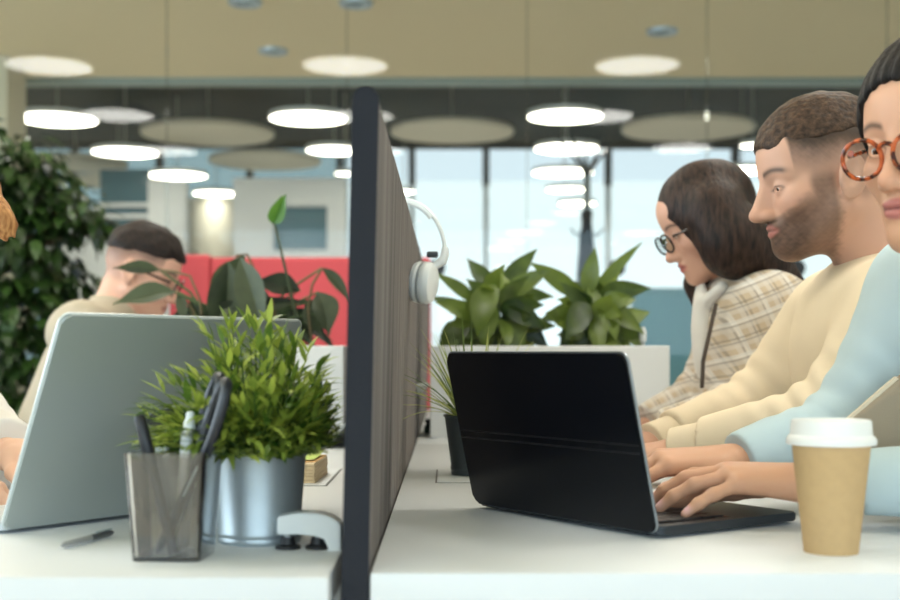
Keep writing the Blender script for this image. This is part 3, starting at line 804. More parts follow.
# ------------------------------------------------------------------ headphones hung over the divider
M_HP = mat('white_headphone_plastic', rgb(232, 236, 236), rough=.3)
M_CUSH = mat('white_cushion', rgb(222, 226, 226), rough=.6)
hy = 2.16; cxm = -.0795
o = Vector((cxm, hy, 1.055))
t = thing('headphones', 'white headphones hung over the top of the grey divider', 'headphones', o)
zt = 1.2035; rr = .0745
P = []
for i in range(33):
    a = PI*i/32
    P.append(Vector((cxm+rr*math.cos(a), hy, zt-.094+.094*math.sin(a))))
b = MB(); b.tube(P, .0034, n=10); hb_ = b.build('headband', M_HP, t, M=Matrix.Translation(-o))
P2 = [p+Vector((-(p.x-cxm)*.05, 0, -.004)) for p in P[8:25]]
b = MB(); b.tube(P2, .0040, n=10); b.build('band_padding', M_CUSH, hb_, M=Matrix.Translation(-o))
for s in (1, -1):
    xf = (-.0665 if s > 0 else -.0895)
    c = Vector((xf+s*.024, hy, 1.060)); R = Matrix.Translation(c) @ Matrix.Rotation(math.radians(-16)*1, 4, 'Z') @ Matrix.Rotation(math.radians(7*s), 4, 'Y') @ Matrix.Rotation(PI/2*s, 4, 'Y')
    b = MB(); b.lathe([(0, -.002), (.034, -.002), (.0365, .002), (.0365, .010), (.033, .017), (.026, .020), (0, .021)], 40, R, closed=False); e_ = b.build('ear_cup', M_HP, t, M=Matrix.Translation(-o))
    b = MB(); b.lathe([(.018, -.012), (.026, -.0175), (.033, -.016), (.036, -.009), (.0345, -.002), (.018, -.002)], 40, R, closed=False); b.build('ear_cushion', M_CUSH, e_, M=Matrix.Translation(-o))
    b = MB(); b.lathe([(.0362, -.0035), (.0372, -.0025), (.0372, -.0005), (.0362, .0005)], 40, R, closed=False); b.build('seam_ring', mat('grey_seam', rgb(150, 156, 158), rough=.4), e_, M=Matrix.Translation(-o))
    e0 = P[0] if s > 0 else P[-1]
    b = MB(); b.tube([e0+Vector((0, 0, .012)), e0, e0+Vector((-s*.004, 0, -.012)), c+Vector((s*.016, 0, .026)), c+Vector((s*.019, 0, .006))], [.0055, .0075, .008, .0075, .005], n=12); b.build('yoke', M_HP, hb_, M=Matrix.Translation(-o))
    b = MB(); b.box(e0.x-s*.022-.010, e0.x-s*.022+.010, hy-.008, hy+.010, e0.z-.006, e0.z+.004, .003, 2); b.build('size_slider', mat('dark_slider', rgb(52, 58, 64), rough=.5), hb_, M=Matrix.Translation(-o))

# ------------------------------------------------------------------ plants
RNG = random.Random(7)
def leaf(b, base, d, L, W, droop, up=(0, 0, 1), n=7, fold=.25, prof=.75, wave=0, tip=1.0):
    """one leaf as a folded strip that bends towards the ground by droop radians"""
    p = Vector(base); d = Vector(d).normalized(); up = Vector(up)
    s = d.cross(up)
    if s.length < 1e-3: s = Vector((1, 0, 0))
    s.normalize(); vs = []; fs = []
    for i in range(n+1):
        t = i/n; w = W*.5*max(.0, math.sin(PI*min(1, t**prof)))**tip if 0 < t < 1 else W*.03
        nrm = s.cross(d).normalized()
        wv = wave*W*math.sin(t*9)
        vs += [p-s*w+nrm*(w*fold+wv), p.copy(), p+s*w+nrm*(w*fold-wv)]
        ang_ = droop/n
        h = Vector((0, 0, -1)); ax = d.cross(h)
        if ax.length > 1e-4: d = Matrix.Rotation(ang_, 3, ax.normalized()) @ d
        p = p+d*(L/n)
    for i in range(n):
        k = 3*i; fs += [(k, k+1, k+4, k+3), (k+1, k+2, k+5, k+4)]
    b._add(vs, fs)
    return p
M_ZINC = mat('zinc', rgb(178, 188, 193), rough=.42, metal=.65, var=.06, vscale=20)
M_ZINCD = mat('dark_zinc', rgb(96, 106, 112), rough=.38, metal=.8)
M_SOIL = mat('soil', rgb(44, 34, 26), rough=1, bump=.8, bscale=150)
def pot(t, r0, r1, h, m):
    b = MB(); b.lathe([(0, .003), (r0-.002, .003), (r0, 0), (r0+.0012, .002), (r0+.0016, .004), (r0+.0008, .007), (r0+.0020, .009), (r0+.0022, .012), (r0+.0010, .015), (r1-.0005, h-.004), (r1+.0018, h-.003), (r1+.0022, h-.001), (r1+.001, h), (r1-.001, h-.001), (r1-.003, h-.012), (0, h-.012)], 56, closed=False)
    b.build('pot', m, t)
    b = MB(); b.lathe([(0, h-.009), (r1-.003, h-.0095)], 32, closed=False); b.build('soil', M_SOIL, t)
# bushy green plant in the zinc pot
t = thing('potted_plant', 'bushy bright green plant in a zinc pot on the left desk', 'potted plant', (-.202, 1.338, DESK))
pot(t, .0430, .0500, .095, M_ZINC)
b = MB(); st = MB()
for i in range(400):
    az = RNG.uniform(0, 2*PI); el = min(math.acos(RNG.uniform(.03, 1)), 1.42)
    d = Vector((math.cos(az)*math.sin(el), math.sin(az)*math.sin(el), math.cos(el)))
    base = Vector((math.cos(az)*.036*math.sin(el)**.6, math.sin(az)*.036*math.sin(el)**.6, .086))
    hor = math.sin(el)
    reach = (.185*math.cos(el)**2+.100*hor**2)*RNG.uniform(.5, 1.0)
    if math.cos(az) > 0: reach *= 1-.36*math.cos(az)*hor
    pts = []; p = base.copy(); dd = d.copy(); dd.z += .25; dd.normalize()
    for k in range(6):
        pts.append(p.copy()); p = p+dd*reach/6; dd = (dd+Vector((0, 0, -.09*hor))).normalized()
    if pts[-1].z > .10: st.tube(pts, [.0011, .001, .001, .0009, .0008, .0006], n=4)
    for k in range(1, 6):
        for sgn in (1, -1):
            if RNG.random() < .2: continue
            q = dd.cross(Vector((0, 0, 1)))
            if q.length < .1: q = Vector((math.cos(az+1.5), math.sin(az+1.5), 0))
            q.normalize(); q = Matrix.Rotation(RNG.uniform(-1.3, 1.3), 3, dd) @ q
            ld = (dd+q*sgn*RNG.uniform(.4, 1.0)+Vector((0, 0, .2))).normalized()
            Lf = RNG.uniform(.020, .038); tp_ = pts[k]+ld*Lf
            if tp_.x > .088 or tp_.z < .100+.25*max(0, tp_.x-.05): continue
            leaf(b, pts[k], ld, Lf, RNG.uniform(.0062, .0092), RNG.uniform(.1, .7), n=4, fold=.28, prof=.8)
    if pts[-1].x < .066 and pts[-1].z > .112: leaf(b, pts[-1], dd, RNG.uniform(.022, .034), .0078, RNG.uniform(0, .5), n=4, fold=.28)
b.build('foliage', leaf_mat('fresh_green_leaf', rgb(58, 96, 30), rgb(186, 202, 90)), t)
st.build('stems', mat('green_stem', rgb(70, 100, 40), rough=.6), t)
# spiky grass in the small dark pot
t = thing('potted_grass', 'spiky yellow edged grass in a small dark metal pot behind the black laptop', 'potted plant', (.046, 2.05, DESK+.0016))
pot(t, .040, .052, .098, M_ZINCD)
b = MB()
for i in range(110):
    az = RNG.uniform(0, 2*PI); el = RNG.uniform(.02, 1.0)
    d = Vector((math.cos(az)*math.sin(el), math.sin(az)*math.sin(el), math.cos(el)))
    leaf(b, (math.cos(az)*.025, math.sin(az)*.025, .088), d, RNG.uniform(.08, .185), .0062, RNG.uniform(.2, 1.1)*el*1.2, n=7, fold=.35, prof=.45)
b.build('foliage', leaf_mat('striped_grass', rgb(70, 110, 50), rgb(196, 198, 110)), t)

# white planters standing across the far desks
M_PLANTER = mat('planter_white', rgb(222, 223, 222), rough=.5)
def planter(x0, x1, y0, y1, h, label):
    o = Vector(((x0+x1)/2, (y0+y1)/2, DESK))
    t = thing('planter_box', label, 'planter', o)
    b = MB(); w = .010; hx, hy_ = (x1-x0)/2, (y1-y0)/2
    b.box(-hx, hx, -hy_, -hy_+w, 0, h, .002, 1); b.box(-hx, hx, hy_-w, hy_, 0, h, .002, 1)
    b.box(-hx, -hx+w, -hy_+w, hy_-w, 0, h, .002, 1); b.box(hx-w, hx, -hy_+w, hy_-w, 0, h, .002, 1); b.box(-hx+w, hx-w, -hy_+w, hy_-w, 0, .01)
    b.build('box', M_PLANTER, t)
    b = MB(); b.box(-hx+w, hx-w, -hy_+w, hy_-w, .01, h-.03); b.build('soil', M_SOIL, t)
planter(-.042, .5215, 2.94, 3.16, .2165, 'long white planter box on the right far desk')
planter(-.80, -.245, 2.94, 3.16, .2165, 'long white planter box on the left far desk behind the silver laptop')
M_LEAF_R = leaf_mat('broad_green_leaf', rgb(34, 60, 26), rgb(126, 146, 62), rough=.34)
M_STALK = mat('green_stalk', rgb(70, 90, 46), rough=.55)
TOP = DESK+.19
def extra(cx, cy, rx, ry, n, seed, by):
    r = random.Random(seed); Q = []
    for i in range(n):
        a = r.uniform(0, 2*PI); q = r.uniform(.45, 1.0)
        tx = cx+rx*q*math.cos(a); ty = cy-ry*q*math.sin(a)
        bx = cx+(tx-cx)*.30+r.uniform(-8, 8); by_ = min(by, cy+(ty-cy)*.30+r.uniform(-4, 12))
        Q.append((bx, by_, tx, min(ty, 356), r.uniform(-.10, .07), r.uniform(.040, .068), r.uniform(.2, 1.0)))
    return Q
def broad_plant(label, name, cx, cy, specs, m, WK=.92, TP=1.0, FD=1.0):
    """specs: tip and base pixel, distance offset, width in metres for every leaf"""
    t = thing(name, label, 'plant', (cx, cy, TOP)); o = Vector((cx, cy, TOP))
    b = MB(); st = MB()
    for (bx, by, tx, ty, dy, W, bend) in specs:
        a = Vector(tuple(at(bx, by, cy+dy*.5))); e = Vector(tuple(at(tx, ty, cy+dy)))
        d = (e-a); L = d.length*1.06
        root = o+Vector((RNG.uniform(-.02, .02), RNG.uniform(-.02, .02), 0))
        mid = root.lerp(a, .6)+Vector((0, 0, .03))
        st.tube([root, mid, a], [.004, .0032, .0025], n=6)
        d0 = Matrix.Rotation(-bend*.5, 3, d.normalized().cross(Vector((0, 0, -1))).normalized()) @ d if abs(d.normalized().z) < .98 else d
        upv = Vector((RNG.uniform(-.6, .6), -1, RNG.uniform(0, .6)))
        leaf(b, a, d0, L*1.08, W*WK, bend, up=upv, n=10, fold=FD*RNG.uniform(.10, .26), prof=.78, tip=TP, wave=RNG.uniform(0, .05))
    b.build('foliage', m, t, M=Matrix.Translation(-o)); st.build('stalks', M_STALK, t, M=Matrix.Translation(-o))
    return t
cxa = (505-448)*3.05/1250; cxb = (588-448)*3.05/1250
LA = [(478, 305, 440, 276, -.05, .035, .3), (482, 318, 432, 298, 0, .03, .5), (488, 300, 484, 342, -.09, .07, .8), (492, 292, 470, 262, .04, .05, .2), (500, 290, 532, 254, .05, .05, .1), (505, 300, 545, 272, -.03, .055, .5),
      (500, 305, 540, 325, -.08, .062, .5), (495, 285, 478, 330, -.10, .075, .9), (510, 310, 520, 352, -.05, .055, .6), (505, 300, 548, 296, .04, .05, .6), (498, 318, 466, 330, .0, .05, .7), (470, 325, 440, 352, -.04, .075, .8),
      (508, 318, 545, 345, .0, .06, .6), (512, 322, 500, 350, -.03, .05, .4), (492, 300, 522, 268, .06, .06, .2), (485, 296, 502, 268, .02, .055, .3), (500, 325, 478, 352, .04, .06, .4), (505, 330, 535, 356, .05, .06, .5)]
LB = [(580, 300, 536, 266, -.03, .05, .4), (588, 296, 592, 254, .0, .055, .1), (594, 290, 636, 248, .02, .032, .1), (590, 305, 568, 335, -.10, .07, .6), (598, 300, 645, 288, .0, .06, .7), (600, 308, 640, 330, -.04, .055, .7),
      (585, 308, 562, 345, -.06, .06, .6), (596, 315, 600, 352, -.09, .05, .5), (592, 300, 618, 270, .06, .055, .2), (580, 312, 545, 318, .0, .05, .5), (602, 318, 622, 355, -.02, .055, .6), (586, 318, 578, 354, -.03, .05, .4),
      (595, 310, 585, 280, .05, .055, .2), (604, 322, 645, 350, .03, .05, .5), (588, 325, 560, 352, .04, .055, .5), (600, 300, 615, 335, -.07, .06, .6), (584, 296, 560, 285, .05, .05, .4), (606, 310, 632, 300, .06, .05, .3)]
broad_plant('leafy green plant in the white planter just right of the headphones', 'leafy_plant', cxa, 3.05, LA+extra(498, 314, 60, 50, 36, 5, 334), M_LEAF_R)
broad_plant('leafy green plant in the white planter left of the person in plaid', 'leafy_plant', cxb, 3.05, LB+extra(592, 316, 54, 52, 36, 9, 336), M_LEAF_R)
# wilting peace lily in the left planter
M_LEAF_D = leaf_mat('dull_wilted_leaf', rgb(18, 32, 20), rgb(84, 96, 66), rough=.45)
LW = [(228, 262, 224, 352, -.05, .10, .1), (244, 256, 212, 318, -.02, .085, .3), (240, 258, 262, 330, -.08, .08, .2), (300, 290, 258, 282, -.03, .06, .3), (262, 288, 258, 312, -.05, .05, .3),
      (318, 292, 328, 330, -.05, .075, .4), (306, 300, 322, 332, -.02, .065, .4), (322, 268, 349, 300, -.03, .032, .5), (175, 292, 120, 302, -.08, .06, .4), (160, 270, 118, 268, -.04, .035, .3), (190, 300, 210, 345, -.02, .05, .4),
      (290, 308, 312, 345, .02, .05, .3), (195, 305, 170, 345, .0, .05, .4), (276, 310, 250, 345, .0, .06, .4), (178, 292, 185, 322, -.05, .030, .3)]
cxw = (240-448)*3.05/1250
pl = broad_plant('wilting dark leaved plant with one tall stem behind the silver laptop', 'peace_lily', cxw, 3.05, LW+[(RNG.uniform(170, 320), RNG.uniform(300, 322), RNG.uniform(150, 335), RNG.uniform(318, 350), RNG.uniform(-.06, .06), RNG.uniform(.03, .055), RNG.uniform(.5, 1.1)) for i in range(16)], M_LEAF_D, .95, 1.35, 2.4)
o = Vector((cxw, 3.05, TOP))
S = [Vector(tuple(at(px, py, 3.02)))-o for px, py in ((312, 345), (300, 330), (290, 290), (281, 250), (274, 222))]
b = MB(); b.tube(S, [.0045, .0042, .0038, .0032, .0030], n=8); b.build('flower_stalk', mat('dark_stalk', rgb(52, 66, 40), rough=.55), pl)
b = MB(); q = Vector(tuple(at(273, 224, 3.02)))-o; e = Vector(tuple(at(284, 193, 3.0)))-o
leaf(b, q, e-q, (e-q).length, .040, .15, up=(.2, -1, .1), n=9, fold=.7, prof=.6); leaf(b, q, e-q, (e-q).length*.9, .034, -.1, up=(-.4, 1, .1), n=9, fold=.7, prof=.6)
b.build('bud', leaf_mat('fresh_bud', rgb(60, 110, 40), rgb(110, 150, 60)), pl)
arcs = [[(252, 345), (262, 300), (258, 278), (247, 254), (236, 256)], [(312, 345), (308, 310), (312, 285), (322, 268)], [(272, 345), (276, 320), (272, 300), (262, 290)], [(205, 345), (200, 300), (190, 276), (175, 272), (160, 270)], [(200, 345), (193, 310), (178, 292)]]
b = MB()
for A in arcs: b.tube([Vector(tuple(at(px, py, 3.02)))-o for px, py in A], .003, n=6)
b.build('leaf_stalk', mat('brown_stalk', rgb(98, 84, 52), rough=.6), pl)
# little things by the planters
c = at(643, 346, 3.02)
t = thing('water_gauge', 'small white water gauge sticking up at the right end of the planter', 'gauge', (c[0], 3.02, TOP))
b = MB(); b.lathe([(.004, 0), (.004, .035), (.008, .037), (.0085, .062), (.006, .066), (.006, .072), (0, .073)], 20, closed=False); b.build('tube', M_WPLASTIC, t)
b = MB(); b.lathe([(.0042, .018), (.0044, .022), (.0042, .026)], 20, closed=False); b.build('band', M_CHROME, t)
c = at(428, 433, 3.08)
t = thing('ink_bottle', 'tiny dark bottle between the divider and the white planter', 'bottle', (c[0], 3.1, DESK))
b = MB(); b.lathe([(0, 0), (.0105, 0), (.011, .002), (.011, .018), (.006, .023), (.006, .027), (0, .027)], 24, closed=False); b.build('bottle', mat('dark_green_glass', rgb(40, 58, 54), rough=.15), t)
b = MB(); b.lathe([(.0072, .026), (.0072, .036), (0, .036)], 20, closed=False); b.build('stopper', M_INK, t)

# big tree by the glass at the far left
TX, TY = -1.95, 5.0
t = thing('indoor_tree', 'tall dark leafy indoor tree at the left edge behind the desks', 'tree', (TX, TY, 0))
b = MB(); b.lathe([(0, 0), (.17, 0), (.21, .40), (.215, .42), (.20, .42), (.19, .37), (0, .37)], 40, closed=False); b.build('pot', mat('charcoal_pot', rgb(60, 62, 66), rough=.6), t)
b = MB(); tr = []
b.tube([(0, 0, .36), (.03, .02, .8), (-.02, 0, 1.2), (.02, .02, 1.6)], [.03, .026, .02, .012], n=10)
lf = MB(); R2 = random.Random(3)
def blob(cx, cz, cy, r, n):
    for i in range(n):
        while True:
            v = Vector((R2.uniform(-1, 1), R2.uniform(-1, 1), R2.uniform(-1, 1)))
            if .15 < v.length < 1: break
        p = Vector((cx, cy, cz))+v*r
        d = Vector((v.x+R2.uniform(-.6, .6), v.y+R2.uniform(-.6, .6)-.2, R2.uniform(-.8, .25)))
        leaf(lf, p, d, R2.uniform(.07, .12), R2.uniform(.035, .05), R2.uniform(.3, 1.2), n=5, fold=.2, prof=.8)
for px, py, r, n in ((15, 185, .17, 130), (40, 205, .20, 170), (5, 235, .25, 200), (58, 214, .10, 60), (84, 212, .08, 34), (30, 165, .13, 80), (34, 268, .15, 130), (15, 310, .24, 220), (44, 322, .15, 110), (72, 284, .08, 40), (30, 365, .22, 200), (-40, 200, .28, 160), (-50, 290, .32, 200), (-10, 150, .14, 60), (10, 400, .2, 110), (98, 222, .06, 26)):
    c = at(px, py, TY); c = Vector((c[0]-TX, R2.uniform(-.08, .08), c[2]))
    blob(c.x, c.z, c.y, r, n)
    b.tube([(0, 0, max(.7, c.z-.35)), (c.x*.5, c.y*.5, c.z-.12), (c.x, c.y, c.z)], [.012, .008, .004], n=6)
b.build('trunk', mat('bark', rgb(96, 80, 62), rough=.9), t)
lf.build('foliage', leaf_mat('dark_tree_leaf', rgb(16, 34, 14), rgb(62, 92, 40), rough=.35), t)

# red sofa in front of the glass
M_RED = mat('red_upholstery', rgb(192, 80, 86), rough=.85, spec=.2, bump=.2, bscale=500)
sx0, sx1 = X(168, 5.5), X(431, 5.5); so = Vector(((sx0+sx1)/2, 5.9, 0)); sz = Zz(257, 5.5)
t = thing('red_sofa', 'red high backed sofa seen from behind beyond the left desks', 'sofa', so)
Tm = Matrix.Translation(-so)
n3 = 2
for k in range(n3):
    a = sx0+(sx1-sx0)*(0, .16)[k]; b_ = sx0+(sx1-sx0)*(.16, 1)[k]
    b = MB(); b.box(a+.001, b_-.001, 5.5, 5.66, .12, sz+.012*(1-k), .02, 4); b.build('backrest', M_RED, t, M=Tm)
    b = MB(); b.box(a+(.105 if k == 0 else .002), b_-(.105 if k == 1 else .002), 5.66, 6.30, .30, .46, .04, 4); b.build('seat_cushion', M_RED, t, M=Tm)
b = MB(); b.box(sx0, sx1, 5.56, 6.3, .10, .30, .02, 2); b.build('base', M_RED, t, M=Tm)
for a in (sx0, sx1-.10): b = MB(); b.box(a, a+.10, 5.6, 6.32, .12, .66, .03, 3); b.build('armrest', M_RED, t, M=Tm)
for a in (sx0+.08, sx1-.08):
    for y in (5.6, 6.25): b = MB(); b.lathe([(.018, 0), (.022, .11)], 14, Matrix.Translation((a, y, 0))); b.build('leg', M_BLACK, t, M=Tm)

# coat stand with a black coat behind the glass
cy = 7.8; cx = X(587, cy)
t = thing('coat_stand', 'tall grey coat stand with curved hooks behind the glass', 'coat stand', (cx, cy, 0))
M_POST = mat('grey_metal_post', rgb(92, 100, 104), rough=.45, metal=.4)
zt = Zz(176, cy)
b = MB(); b.tube([(0, 0, .03), (0, 0, zt)], .022, n=14); b.build('post', M_POST, t)
b = MB(); b.lathe([(0, 0), (.20, 0), (.20, .02), (.05, .03), (0, .03)], 32, closed=False); b.build('base', M_POST, t)
for k in range(5):
    a = 2*PI*k/5+.25; r_ = .16
    b = MB(); b.tube([(0, 0, zt-.02), (.03*math.cos(a), .03*math.sin(a), zt+.05), (.09*math.cos(a), .09*math.sin(a), zt+.12), (r_*math.cos(a), r_*math.sin(a), zt+.21), ((r_+.02)*math.cos(a), (r_+.02)*math.sin(a), zt+.24)], [.012, .011, .010, .009, .007], n=8); b.build('hook', M_MULL, t)
for k in range(4):
    a = 2*PI*k/4; b = MB(); b.tube([(0, 0, zt-.35), (.07*math.cos(a), .07*math.sin(a), zt-.37), (.10*math.cos(a), .10*math.sin(a), zt-.33)], .007, n=8); b.build('lower_hook', M_MULL, t)
zc = Zz(214, cy-.09)
q = skin_mesh('black_coat', [cone((cx-.01, cy-.075, zc), (cx-.012, cy-.085, zc-.45), .034, .062, .02), cone((cx-.012, cy-.085, zc-.42), (cx-.012, cy-.085, zc-.95), .055, .085, .02)], .012, mat('black_wool', rgb(16, 17, 20), rough=.95), None, (cx-.012, cy-.085, zc-.95), post=lambda X_, Y_, Z_: .006*np.sin(90*X_+25*np.sin(3*Z_)), smooth=1)
tag(q, 'narrow black coat hanging on the coat stand', 'coat')
# teal armchair behind the glass
ay = 8.3; axx = X(672, ay); R3 = Matrix.Identity(4)
t = thing('teal_armchair', 'tall teal armchair behind the glass between the planter and the person in plaid', 'armchair', (axx, ay, 0))
M_TEAL = mat('teal_fabric', rgb(96, 146, 158), rough=.9)
b = MB(); b.box(-.27, .27, -.06, .08, .35, Zz(288, ay), .07, 5); b.build('backrest', M_TEAL, t)
b = MB(); b.box(-.27, .27, .08, .60, .30, .46, .05, 4); b.build('seat', M_TEAL, t)
for s in (-.33, .27): b = MB(); b.box(s, s+.07, -.04, .58, .28, .66, .03, 3); b.build('armrest', M_TEAL, t)
for xx in (-.24, .24):
    for yy in (0, .54): b = MB(); b.lathe([(.014, 0), (.020, .31)], 12, Matrix.Translation((xx, yy, 0))); b.build('leg', M_BLACK, t)

# office chairs under the people
M_CHAIRF = mat('grey_chair_fabric', rgb(104, 108, 112), rough=.9)
def chair(x, y, az, label, first=[None]):
    if first[0] is None:
        t = thing('office_chair', label, 'chair', (0, 0, 0), 0, 'office chairs at the desks')
        b = MB(); b.box(-.21, .22, -.23, .23, .365, .42, .025, 3); b.build('seat', M_CHAIRF, t)
        b = MB(); b.box(-.30, -.26, -.20, .20, .50, .86, .018, 3); b.build('backrest', M_CHAIRF, t)
        b = MB(); b.tube([(-.05, 0, .35), (-.26, 0, .36), (-.30, 0, .45), (-.29, 0, .62)], .018, n=10); b.build('back_support', M_BLACK, t)
        b = MB(); b.lathe([(.025, .08), (.025, .37)], 16); b.build('column', M_BLACK, t)
        for k in range(5):
            a = 2*PI*k/5; c, s = math.cos(a), math.sin(a)
            b = MB(); b.tube([(0, 0, .10), (.27*c, .27*s, .07)], [.02, .014], n=8); l_ = b.build('base_arm', M_BLACK, t)
            b = MB(); b.sphere((.27*c, .27*s, .028), .028, 14, 10); b.build('castor', M_BLACK, l_)
        first[0] = t
    else:
        t = copy_tree(first[0]); t['label'] = label
    t.location = (x, y, 0); t.rotation_euler = (0, 0, math.radians(az))
# ------------------------------------------------------------------ people
M_EYE = attr_mat('eye_surface', rough=.15)
M_FRAME_DARK = mat('black_acetate', rgb(30, 24, 22), rough=.25)
M_LENS = glassy('spectacle_lens', (.96, .97, .97, 1), refl=.012)
def tortoise():
    m, N, L, P = _new('tortoiseshell')
    tc = N.new('ShaderNodeTexCoord'); t = N.new('ShaderNodeTexNoise'); t.inputs['Scale'].default_value = 90
    L.new(tc.outputs['Object'], t.inputs['Vector'])
    r = N.new('ShaderNodeValToRGB'); r.color_ramp.elements[0].position = .42; r.color_ramp.elements[1].position = .56
    r.color_ramp.elements[0].color = rgb(60, 22, 12); r.color_ramp.elements[1].color = rgb(190, 88, 40)
    L.new(t.outputs['Fac'], r.inputs['Fac']); L.new(r.outputs['Color'], P.inputs['Base Color'])
    P.inputs['Roughness'].default_value = .2
    return m
M_TORT = tortoise()
def hair_mat(name, c, c2, stretch=(90, 90, 8), rough=.55, spec=.22):
    m, N, L, P = _new(name)
    tc = N.new('ShaderNodeTexCoord'); mp = N.new('ShaderNodeMapping'); mp.inputs['Scale'].default_value = stretch
    L.new(tc.outputs['Object'], mp.inputs['Vector'])
    t = N.new('ShaderNodeTexNoise'); t.inputs['Scale'].default_value = 2.2; t.inputs['Detail'].default_value = 5
    L.new(mp.outputs['Vector'], t.inputs['Vector'])
    r = N.new('ShaderNodeValToRGB'); r.color_ramp.elements[0].position = .35; r.color_ramp.elements[1].position = .7
    r.color_ramp.elements[0].color = c; r.color_ramp.elements[1].color = c2
    L.new(t.outputs['Fac'], r.inputs['Fac']); L.new(r.outputs['Color'], P.inputs['Base Color'])
    b = N.new('ShaderNodeBump'); b.inputs['Strength'].default_value = .8; b.inputs['Distance'].default_value = .003
    L.new(t.outputs['Fac'], b.inputs['Height']); L.new(b.outputs['Normal'], P.inputs['Normal'])
    P.inputs['Roughness'].default_value = rough; P.inputs['Specular IOR Level'].default_value = spec
    return m
def cloth(name, c, var=.04, bump=.25, bscale=900, rough=.9):
    return mat(name, c, rough=rough, spec=.15, bump=bump, bscale=bscale, var=var, vscale=14)
M_TROUSER = cloth('dark_trousers', rgb(52, 56, 66)); M_SHOE = mat('shoe_leather', rgb(40, 36, 34), rough=.5)
M_SKIN = attr_mat('skin', rough=.48, sss=.12, bump=.06, bscale=500, spec=.35)

def ncol(*c): return A3(*[lin(v) for v in c])
def skin_colors(hd, p, tips):
    base, lip, hair = ncol(*p['skin']), ncol(*p['lip']), ncol(*p['haircol'])
    def f(V):
        q = hd.local(V); x, y, z = q[:, 0], q[:, 1], q[:, 2]
        C = np.tile(base, (len(V), 1))
        nz = wob(V[:, 0], V[:, 1], V[:, 2], 60, 3)
        C *= (1+.04*nz)[:, None]
        near = (np.abs(y) < .1) & (np.abs(x) < .14) & (z < .13) & (z > -.20)
        def mix(col, w):
            w = np.where(near, np.clip(w, 0, 1), 0)[:, None]; return C*(1-w)+col*w
        ch = np.exp(-((x-.058)**2+(np.abs(y)-.042)**2+(z+.03)**2)/.0006)
        C = mix(base*A3(1.0, .80, .78), ch*.45)
        C = mix(base*A3(1.0, .82, .80), np.exp(-((x-.112)**2+y**2+(z+.038)**2)/.00018)*.5)
        if p.get('fade'):
            k = p['fade']; n1 = wob(V[:, 0], V[:, 1], V[:, 2], 420, 5)*.5+wob(V[:, 0], V[:, 1], V[:, 2], 900, 8)*.4
            hl = .010+.50*np.maximum(0, x-.035)+9*np.maximum(0, x-.062)
            up = sst(0.0, .050, z-hl+.008*n1)
            ear = 1-np.exp(-((x+.012)**2/.00055+(z+.006)**2/.0012))
            C = mix(hair*1.1, k*(.34+.65*up)*sst(-.012, .010, z-hl)*ear)
            bk = sst(.0, -.03, x)*sst(-.05, -.02, z); C = mix(hair*1.1, k*.45*bk*ear)
        if p.get('beard'):
            n1 = wob(V[:, 0], V[:, 1], V[:, 2], 420, 6)*.5+wob(V[:, 0], V[:, 1], V[:, 2], 900, 9)*.5
            line = .004-.52*x-.004*nz
            b = sst(.012, -.022, z-line+.007*n1)*sst(.0, .018, x+.004*n1)*(.72+.28*sst(.03, .075, x))
            b = b*(1-sst(.016, .0, x+.145+z*.0)*0)*sst(-.150, -.118, z+.35*(.06-x))
            mou = np.exp(-((z+.0535)/.0055)**2)*sst(.036, .020, np.abs(y))*sst(.07, .085, x)
            bald = sst(-.047, -.040, z-.25*(np.abs(y)-.03))*sst(.06, .075, x)
            side = sst(.020, -.005, z)*sst(.004, .016, x)*sst(.050, .036, x)*sst(.04, .055, np.abs(y))
            w = np.maximum(np.maximum(b*(1-bald), mou), side*.75)
            C = mix(hair*.9, p['beard']*w*(.86+.14*n1))
        lp = sst(1.15, .80, np.sqrt((y/.0225)**2+((z+.0683)/.0118)**2))*sst(.078, .084, x)
        C = mix(lip, lp*.85)
        C = mix(lip*.35, np.exp(-((z+.0680)/.0016)**2)*sst(.024, .018, np.abs(y))*sst(.080, .086, x)*.8)  # dark mouth line painted in for the shade between the lips
        bz = .0215+.0045*np.cos((np.abs(y)-.034)/.016*1.2)
        br = np.exp(-((z-bz)/(.0042 if p['sex'] == 'm' else .0036))**2)*sst(.010, .017, np.abs(y))*sst(.060, .050, np.abs(y))*sst(.04, .055, x)
        C = mix(ncol(*p.get('browcol', p['haircol'])), br*.85)
        eo = p['eye']; el = np.abs((z+.0025)/(eo+.0016)); ey = (np.abs(y)-.0315)/.0150
        ld = np.exp(-((np.sqrt(el**2+ey**2)-1)/.16)**2)*sst(.074, .080, x)*np.where(z > -.0025, 1, .45)
        C = mix(ncol(50, 34, 30), ld*.75)
        for (tp, r) in tips:
            w = np.exp(-(((V-tp)**2).sum(1))/(r*r*.85)); w = np.clip(w*1.4, 0, 1)[:, None]*.75
            C = C*(1-w)+ncol(*p.get('nail', (232, 196, 196)))*w
        return np.clip(C, 0, 1)
    return f
